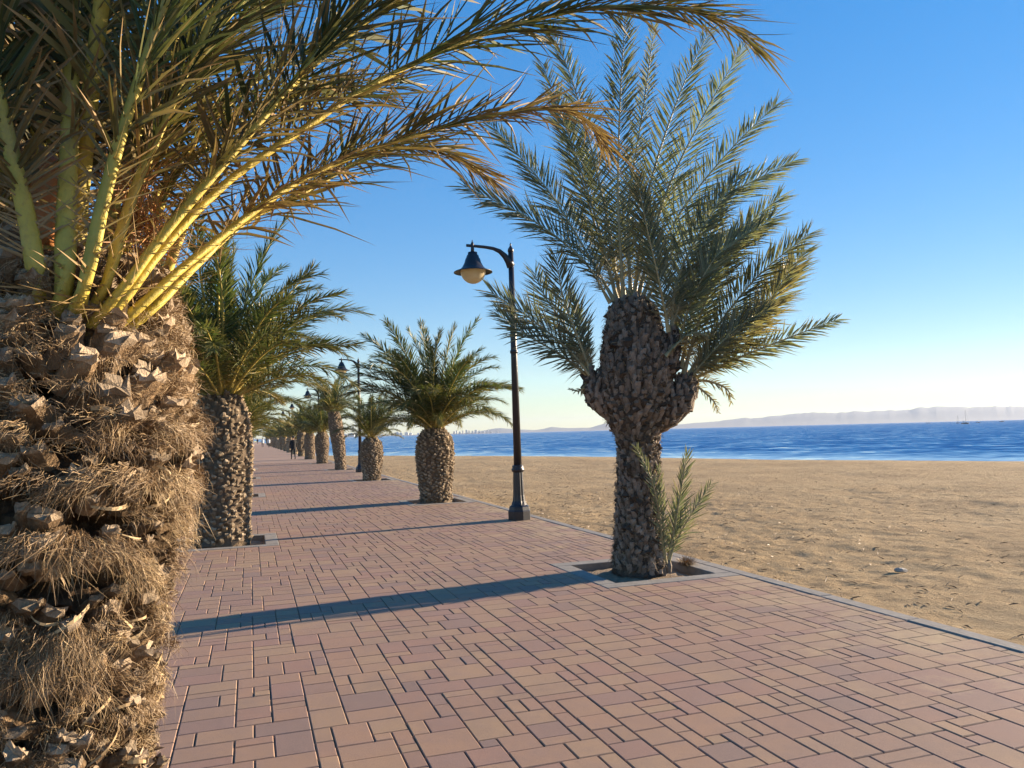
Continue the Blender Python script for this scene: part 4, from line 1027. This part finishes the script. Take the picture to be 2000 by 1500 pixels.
# ------------------------------------------------------------------ people
M['black_cloth'] = simple('black_cloth', (0.014, 0.014, 0.018), .9, .3, 12)
M['dark_trousers'] = simple('dark_trousers', (0.02, 0.02, 0.026), .9, .3, 12)
M['white_cloth'] = simple('white_cloth', (0.7, 0.69, 0.66), .9, .08, 12)
M['skin'] = simple('skin', (0.42, 0.24, 0.16), .6, .1, 12)
M['hair'] = simple('hair', (0.03, 0.02, 0.014), .6, .3, 30)
def person(loc, rz, top, low, label, stride=.16, h=1.72):
    k = h / 1.75
    nodes = {'pel': ((0, 0, .95), .13), 'wst': ((0, 0, 1.12), .125), 'chs': ((0, .0, 1.32), .15), 'nck': ((0, .01, 1.50), .06), 'hd0': ((0, .02, 1.58), .075), 'hd1': ((0, .02, 1.68), .095),
             'lh': ((-.10, 0, .90), .095), 'lk': ((-.105, stride * .6, .50), .065), 'la': ((-.105, stride * .9, .09), .042), 'lt': ((-.11, stride * .9 + .16, .03), .04),
             'rh': ((.10, 0, .90), .095), 'rk': ((.105, -stride * .2, .50), .065), 'ra': ((.105, -stride * 1.1, .11), .042), 'rt': ((.11, -stride * 1.1 + .15, .04), .04),
             'ls': ((-.19, 0, 1.42), .07), 'le': ((-.25, -.05, 1.13), .05), 'lw': ((-.25, .02, .90), .035), 'lf': ((-.25, .05, .80), .035),
             'rs': ((.19, 0, 1.42), .07), 're': ((.25, .02, 1.13), .05), 'rw': ((.24, .12, .92), .035), 'rf': ((.24, .15, .82), .035)}
    ed = [('pel', 'wst'), ('wst', 'chs'), ('chs', 'nck'), ('nck', 'hd0'), ('hd0', 'hd1'), ('pel', 'lh'), ('lh', 'lk'), ('lk', 'la'), ('la', 'lt'), ('pel', 'rh'), ('rh', 'rk'), ('rk', 'ra'), ('ra', 'rt'),
          ('chs', 'ls'), ('ls', 'le'), ('le', 'lw'), ('lw', 'lf'), ('chs', 'rs'), ('rs', 're'), ('re', 'rw'), ('rw', 'rf')]
    ks = list(nodes); me = bpy.data.meshes.new('body'); me.from_pydata([tuple(c * k for c in nodes[q][0]) for q in ks], [(ks.index(a), ks.index(b)) for a, b in ed], [])
    ob = bpy.data.objects.new('body', me); COL.objects.link(ob)
    sm = ob.modifiers.new('skin', 'SKIN'); sm.use_smooth_shade = True
    for i, q in enumerate(ks):
        sv = me.skin_vertices[0].data[i]; sv.radius = (nodes[q][1] * k, nodes[q][1] * k * (.75 if q in ('pel', 'wst', 'chs') else 1)); sv.use_root = (q == 'pel')
    ss = ob.modifiers.new('sub', 'SUBSURF'); ss.levels = 1; ss.render_levels = 1
    dg = bpy.context.evaluated_depsgraph_get(); m2 = bpy.data.meshes.new_from_object(ob.evaluated_get(dg)); bpy.data.objects.remove(ob)
    for m in (M['skin'], low, top, M['hair']): m2.materials.append(m)
    for f in m2.polygons:
        c = f.center / k; f.material_index = 0 if c.z > 1.49 or (abs(c.x) > .2 and c.z < .9) else (2 if c.z > .98 or abs(c.x) > .2 else (1 if c.z > .09 else 3))
    root = empty('person', loc, rz); tag(root, label, 'person'); body = link('body', m2, root)
    bm = bmesh.new(); bmesh.ops.create_uvsphere(bm, u_segments=14, v_segments=9, radius=.112)
    for v in bm.verts: v.co = Vector((v.co.x * .95, v.co.y - .012, v.co.z * 1.05 + 1.665)) * k
    bmesh.ops.delete(bm, geom=[v for v in bm.verts if v.co.z < 1.60 * k or (v.co.y > .06 * k and v.co.z < 1.70 * k)], context='VERTS')
    mh = bpy.data.meshes.new('hair'); bm.to_mesh(mh); bm.free(); link('hair', mh, root, [M['hair']])
    mb = MB(); pr = [(.80, .215, .165), (.95, .205, .155), (1.12, .19, .15), (1.30, .215, .165), (1.42, .19, .13), (1.50, .085, .08)]; n = 16; V = []
    for z, a_, b_ in pr:
        for j in range(n): V.append((a_ * k * math.cos(2 * math.pi * j / n), b_ * k * math.sin(2 * math.pi * j / n), z * k))
    mb.add(V, [(i * n + j, i * n + (j + 1) % n, (i + 1) * n + (j + 1) % n, (i + 1) * n + j) for i in range(len(pr) - 1) for j in range(n)]); mb.build('jacket', [top], root, True)
    return root
q = ground(573, 897.5); person(q, PH + .1, M['black_cloth'], M['dark_trousers'], 'walking person dressed all in black on the brick promenade', .2)
q = ground(513, 873.5); person(q, PH, M['white_cloth'], M['dark_trousers'], 'small distant walker in a white top near the road side palms', .15)
q = ground(525, 874); person(q, PH + 3, M['white_cloth'], M['black_cloth'], 'small distant walker in white top close to the beach side palms', .18)
q = ground(503, 867.5); person(q, PH + 3, M['black_cloth'], M['dark_trousers'], 'farthest tiny figure in dark clothes at the promenade end', .12)

# ------------------------------------------------------------------ boats at anchor
M['hull_dark'] = simple('hull_dark', (0.05, 0.055, 0.065), .4, .2, 1)
M['hull_white'] = simple('hull_white', (0.75, 0.75, 0.73), .35, .05, 1)
M['mast'] = simple('mast_metal', (0.10, 0.10, 0.11), .4, .1, 2)
def boat(px, py, L, label, mast=0, hullm='hull_white', cabin=True):
    q = ground(px, py, SEA_Z); root = empty('sailing_boat' if mast else 'motor_boat', (q.x, q.y, SEA_Z), R(20)); tag(root, label, 'boat', 'boats anchored off the beach')
    mb = MB(); V = []; n = 12
    for i in range(n + 1):
        u = i / n; x = (u - .5) * L; b = .16 * L * (math.sin(math.pi * min(1, .25 + u * .75)) ** .6) if u < 1 else .01; sh = .11 * L * (1 + .5 * (u - .4) ** 2 * 2)
        V += [(x, -b, sh), (x * .96, -b * .6, -.02 * L), (x * .96, b * .6, -.02 * L), (x, b, sh)]
    F = []
    for i in range(n):
        for j in range(3): F.append((i * 4 + j, (i + 1) * 4 + j, (i + 1) * 4 + j + 1, i * 4 + j + 1))
        F.append((i * 4 + 3, (i + 1) * 4 + 3, (i + 1) * 4, i * 4))
    F.append((0, 1, 2, 3)); mb.add(V, F); mb.build('hull', [M[hullm]], root)
    if cabin:
        mb = MB(); mb.box((-.02 * L, 0, .155 * L), (.34 * L, .17 * L, .09 * L)); o = mb.build('cabin', [M['hull_white']], root)
        mb = MB(); mb.box((-.02 * L, 0, .165 * L), (.30 * L, .176 * L, .03 * L)); mb.build('window', [M['window']], root)
    if mast:
        mb = MB(); mb.tube([(.05 * L, 0, .1 * L), (.05 * L, 0, mast)], [.10, .06], 8); mb.build('mast', [M['mast']], root)
        mb = MB(); mb.tube([(.05 * L, 0, .28 * L), (-.42 * L, 0, .27 * L)], [.09, .09], 8); mb.tube([(.05 * L, 0, .31 * L), (-.40 * L, 0, .30 * L)], [.16, .12], 8); mb.build('boom', [M['hull_white']], root)
        mb = MB(); mb.tube([(.05 * L, 0, mast * .98), (.49 * L, 0, .14 * L)], [.03, .03], 4); mb.tube([(.05 * L, 0, mast * .98), (-.48 * L, 0, .14 * L)], [.03, .03], 4); mb.build('stay', [M['mast']], root)
boat(1886, 828.0, 7.5, 'larger sailing boat with a tall bare mast off the beach', 11, 'hull_dark')
boat(1871, 826.8, 5.0, 'smaller slim masted boat just beside the larger sailing boat', 8.5, 'hull_dark')
boat(1813, 826.6, 7.5, 'low dark boat anchored alone, nearest the forked palm', 0, 'hull_dark', False)
boat(1911, 825.6, 5.5, 'dark motor boat with cabin beside the tall mast', 0, 'hull_dark')
boat(1957, 824.0, 7.0, 'outermost small dark boat, farthest from the promenade', 0, 'hull_dark')

# ------------------------------------------------------------------ far shore: hills and tower blocks
HP = [(600, 0), (870, 1), (915, 2), (935, 5), (970, 10), (1000, 7), (1040, 4), (1062, 6), (1075, 9), (1110, 6), (1150, 6), (1180, 13), (1225, 8), (1290, 6), (1340, 9), (1400, 12), (1450, 17), (1465, 15), (1510, 19), (1540, 21), (1590, 24), (1635, 21), (1665, 26), (1695, 23), (1750, 24), (1790, 27), (1830, 29.5), (1865, 28), (1890, 25.5), (1930, 26.5), (1980, 25.5), (2050, 24), (2200, 27), (2500, 20), (3000, 16), (3600, 6)]
hx_ = np.array([h[0] for h in HP], float); hy_ = np.array([h[1] for h in HP], float)
def hills(name, D, wd, x0, x1, hmul, seed, n=420):
    xs = np.linspace(x0, x1, n); V = []; K_ = 9
    g = np.random.default_rng(seed)
    az = (xs - 1000) / 1500; sc = np.sqrt(1 + az ** 2)
    h = np.interp(xs, hx_, hy_) * hmul / 1500 * D
    h = h * (1 + .10 * vnoise(xs, xs * 0, seed, 14) + .06 * vnoise(xs, xs * 0, seed + 1, 5)) + .5
    prof = [0, .12, .34, .66, 1, .8, .5, .25, 0]
    for i in range(n):
        for k_ in range(K_):
            r_k = D + wd * (k_ / (K_ - 1) - .5); jit = (1 + .06 * vnoise(np.array([xs[i]]), np.array([k_ * 9.0]), seed + 2, 11)[0]) if 0 < k_ < 8 and k_ != 4 else 1
            V.append((az[i] * r_k, r_k, SEA_Z - .5 + h[i] * prof[k_] * jit))
    F = [(i * K_ + k_, (i + 1) * K_ + k_, (i + 1) * K_ + k_ + 1, i * K_ + k_ + 1) for i in range(n - 1) for k_ in range(K_ - 1)]
    mb = MB(); mb.add(V, F); o = mb.build(name, [M['hill']], None, True); o['kind'] = 'structure'
hills('hills', 6200, 1200, 860, 2900, 1.02, 3)
# low sandspit on the left with tower blocks
mb = MB(); V = []
xs = np.linspace(420, 1000, 60)
for x_ in xs:
    for (dy, z) in ((-60, 0), (-40, 3), (60, 4), (120, 0)):
        Y_ = 4200 + dy; V.append(((x_ - 1000) / 1500 * Y_, Y_, SEA_Z - .3 + z * (1 if x_ < 960 else .3)))
mb.add(V, [(i * 4 + k_, (i + 1) * 4 + k_, (i + 1) * 4 + k_ + 1, i * 4 + k_ + 1) for i in range(59) for k_ in range(3)])
o = mb.build('sandspit', [M['earth']]); o['kind'] = 'structure'
g = np.random.default_rng(31)
blocks = [(672, 10, 4.5), (684, 13, 6.5), (692, 12, 6), (706, 9, 3), (765, 6, 3.5), (773, 9, 6), (781, 5, 5), (792, 7, 5.5), (800, 6, 4), (815, 5, 3), (872, 5, 3.5), (885, 4, 5), (890, 3, 6), (896, 4, 4), (902, 3, 6), (909, 4, 7), (914, 3, 6), (921, 4, 5), (927, 5, 6.5), (934, 4, 5), (941, 5, 4), (949, 4, 5.5), (956, 5, 3), (968, 6, 2.5), (745, 8, 2.5)]
for k_, (x_, wpx, hpx) in enumerate(blocks):
    Y_ = 4180 + g.uniform(-20, 60); W_ = wpx / 1500 * Y_; H_ = hpx / 1500 * Y_; root = empty('tower_block', ((x_ - 1000) / 1500 * Y_, Y_, SEA_Z + 2))
    lab = 'broad hazy apartment block on the far shore beyond the small sparse palm' if x_ in (684,) else 'tiny hazy white tower block on the far shore across the sea'
    tag(root, lab, 'building', 'tower blocks on the far shore')
    mb = MB(); mb.box((0, 0, H_ / 2), (W_, 14, H_)); mb.build('wall', [M['white_wall']], root)
    mb = MB(); mb.box((W_ * .1, 0, H_ + 1.2), (W_ * .4, 8, 2.4)); mb.build('roof', [M['white_wall']], root)
    mb = MB(); nfl = max(3, int(H_ / 3.4))
    for fl in range(nfl): mb.box((0, -7.05, (fl + .55) * H_ / nfl), (W_ * .86, .2, H_ / nfl * .4))
    mb.build('window', [M['window']], root)

# white houses closing the far end of the road side
def house(a, l, W_, D_, H_, label, rz=PH):
    p = PR(a, l, -.06); root = empty('house', p, rz); tag(root, label, 'house', 'low white houses along the road')
    mb = MB(); mb.box((0, 0, H_ / 2), (W_, D_, H_)); mb.build('wall', [M['white_wall']], root)
    mb = MB(); mb.box((0, 0, H_ + .15), (W_ + .5, D_ + .5, .3)); mb.build('roof', [M['roof']], root)
    for fl in range(int(H_ / 3)):
        for k_ in range(3):
            for sgn, ax in ((1, 'x'), (-1, 'y')):
                mb = MB()
                if ax == 'x': mb.box((W_ / 2 + .01, (k_ - 1) * D_ * .3, 1.6 + fl * 3), (.06, 1.1, 1.3))
                else: mb.box(((k_ - 1) * W_ * .3, -D_ / 2 - .01, 1.6 + fl * 3), (1.1, .06, 1.3))
                mb.build('window', [M['window']], root)
house(235, LLAT - 12, 10, 12, 6.2, 'white two storey house at the far end beyond the road side palms')
house(255, LLAT - 3, 9, 12, 6.0, 'white house closing the promenade vista at its far end')
house(160, LLAT - 20, 10, 14, 5.8, 'low white house hidden behind the middle of the road side palms')

# ------------------------------------------------------------------ haze
mb = MB(); mb.box((0, 3600, 67), (22000, 9600, 144)); hz = mb.build('haze', []); hz['kind'] = 'stuff'
m = bpy.data.materials.new('haze'); m.use_nodes = True; t = m.node_tree; t.nodes.clear()
ov = t.nodes.new('ShaderNodeOutputMaterial'); pv = t.nodes.new('ShaderNodeVolumePrincipled')
pv.inputs['Color'].default_value = (0.56, 0.66, 0.84, 1); pv.inputs['Density'].default_value = 0.00010; pv.inputs['Anisotropy'].default_value = 0.2
t.links.new(pv.outputs[0], ov.inputs['Volume']); hz.data.materials.append(m)
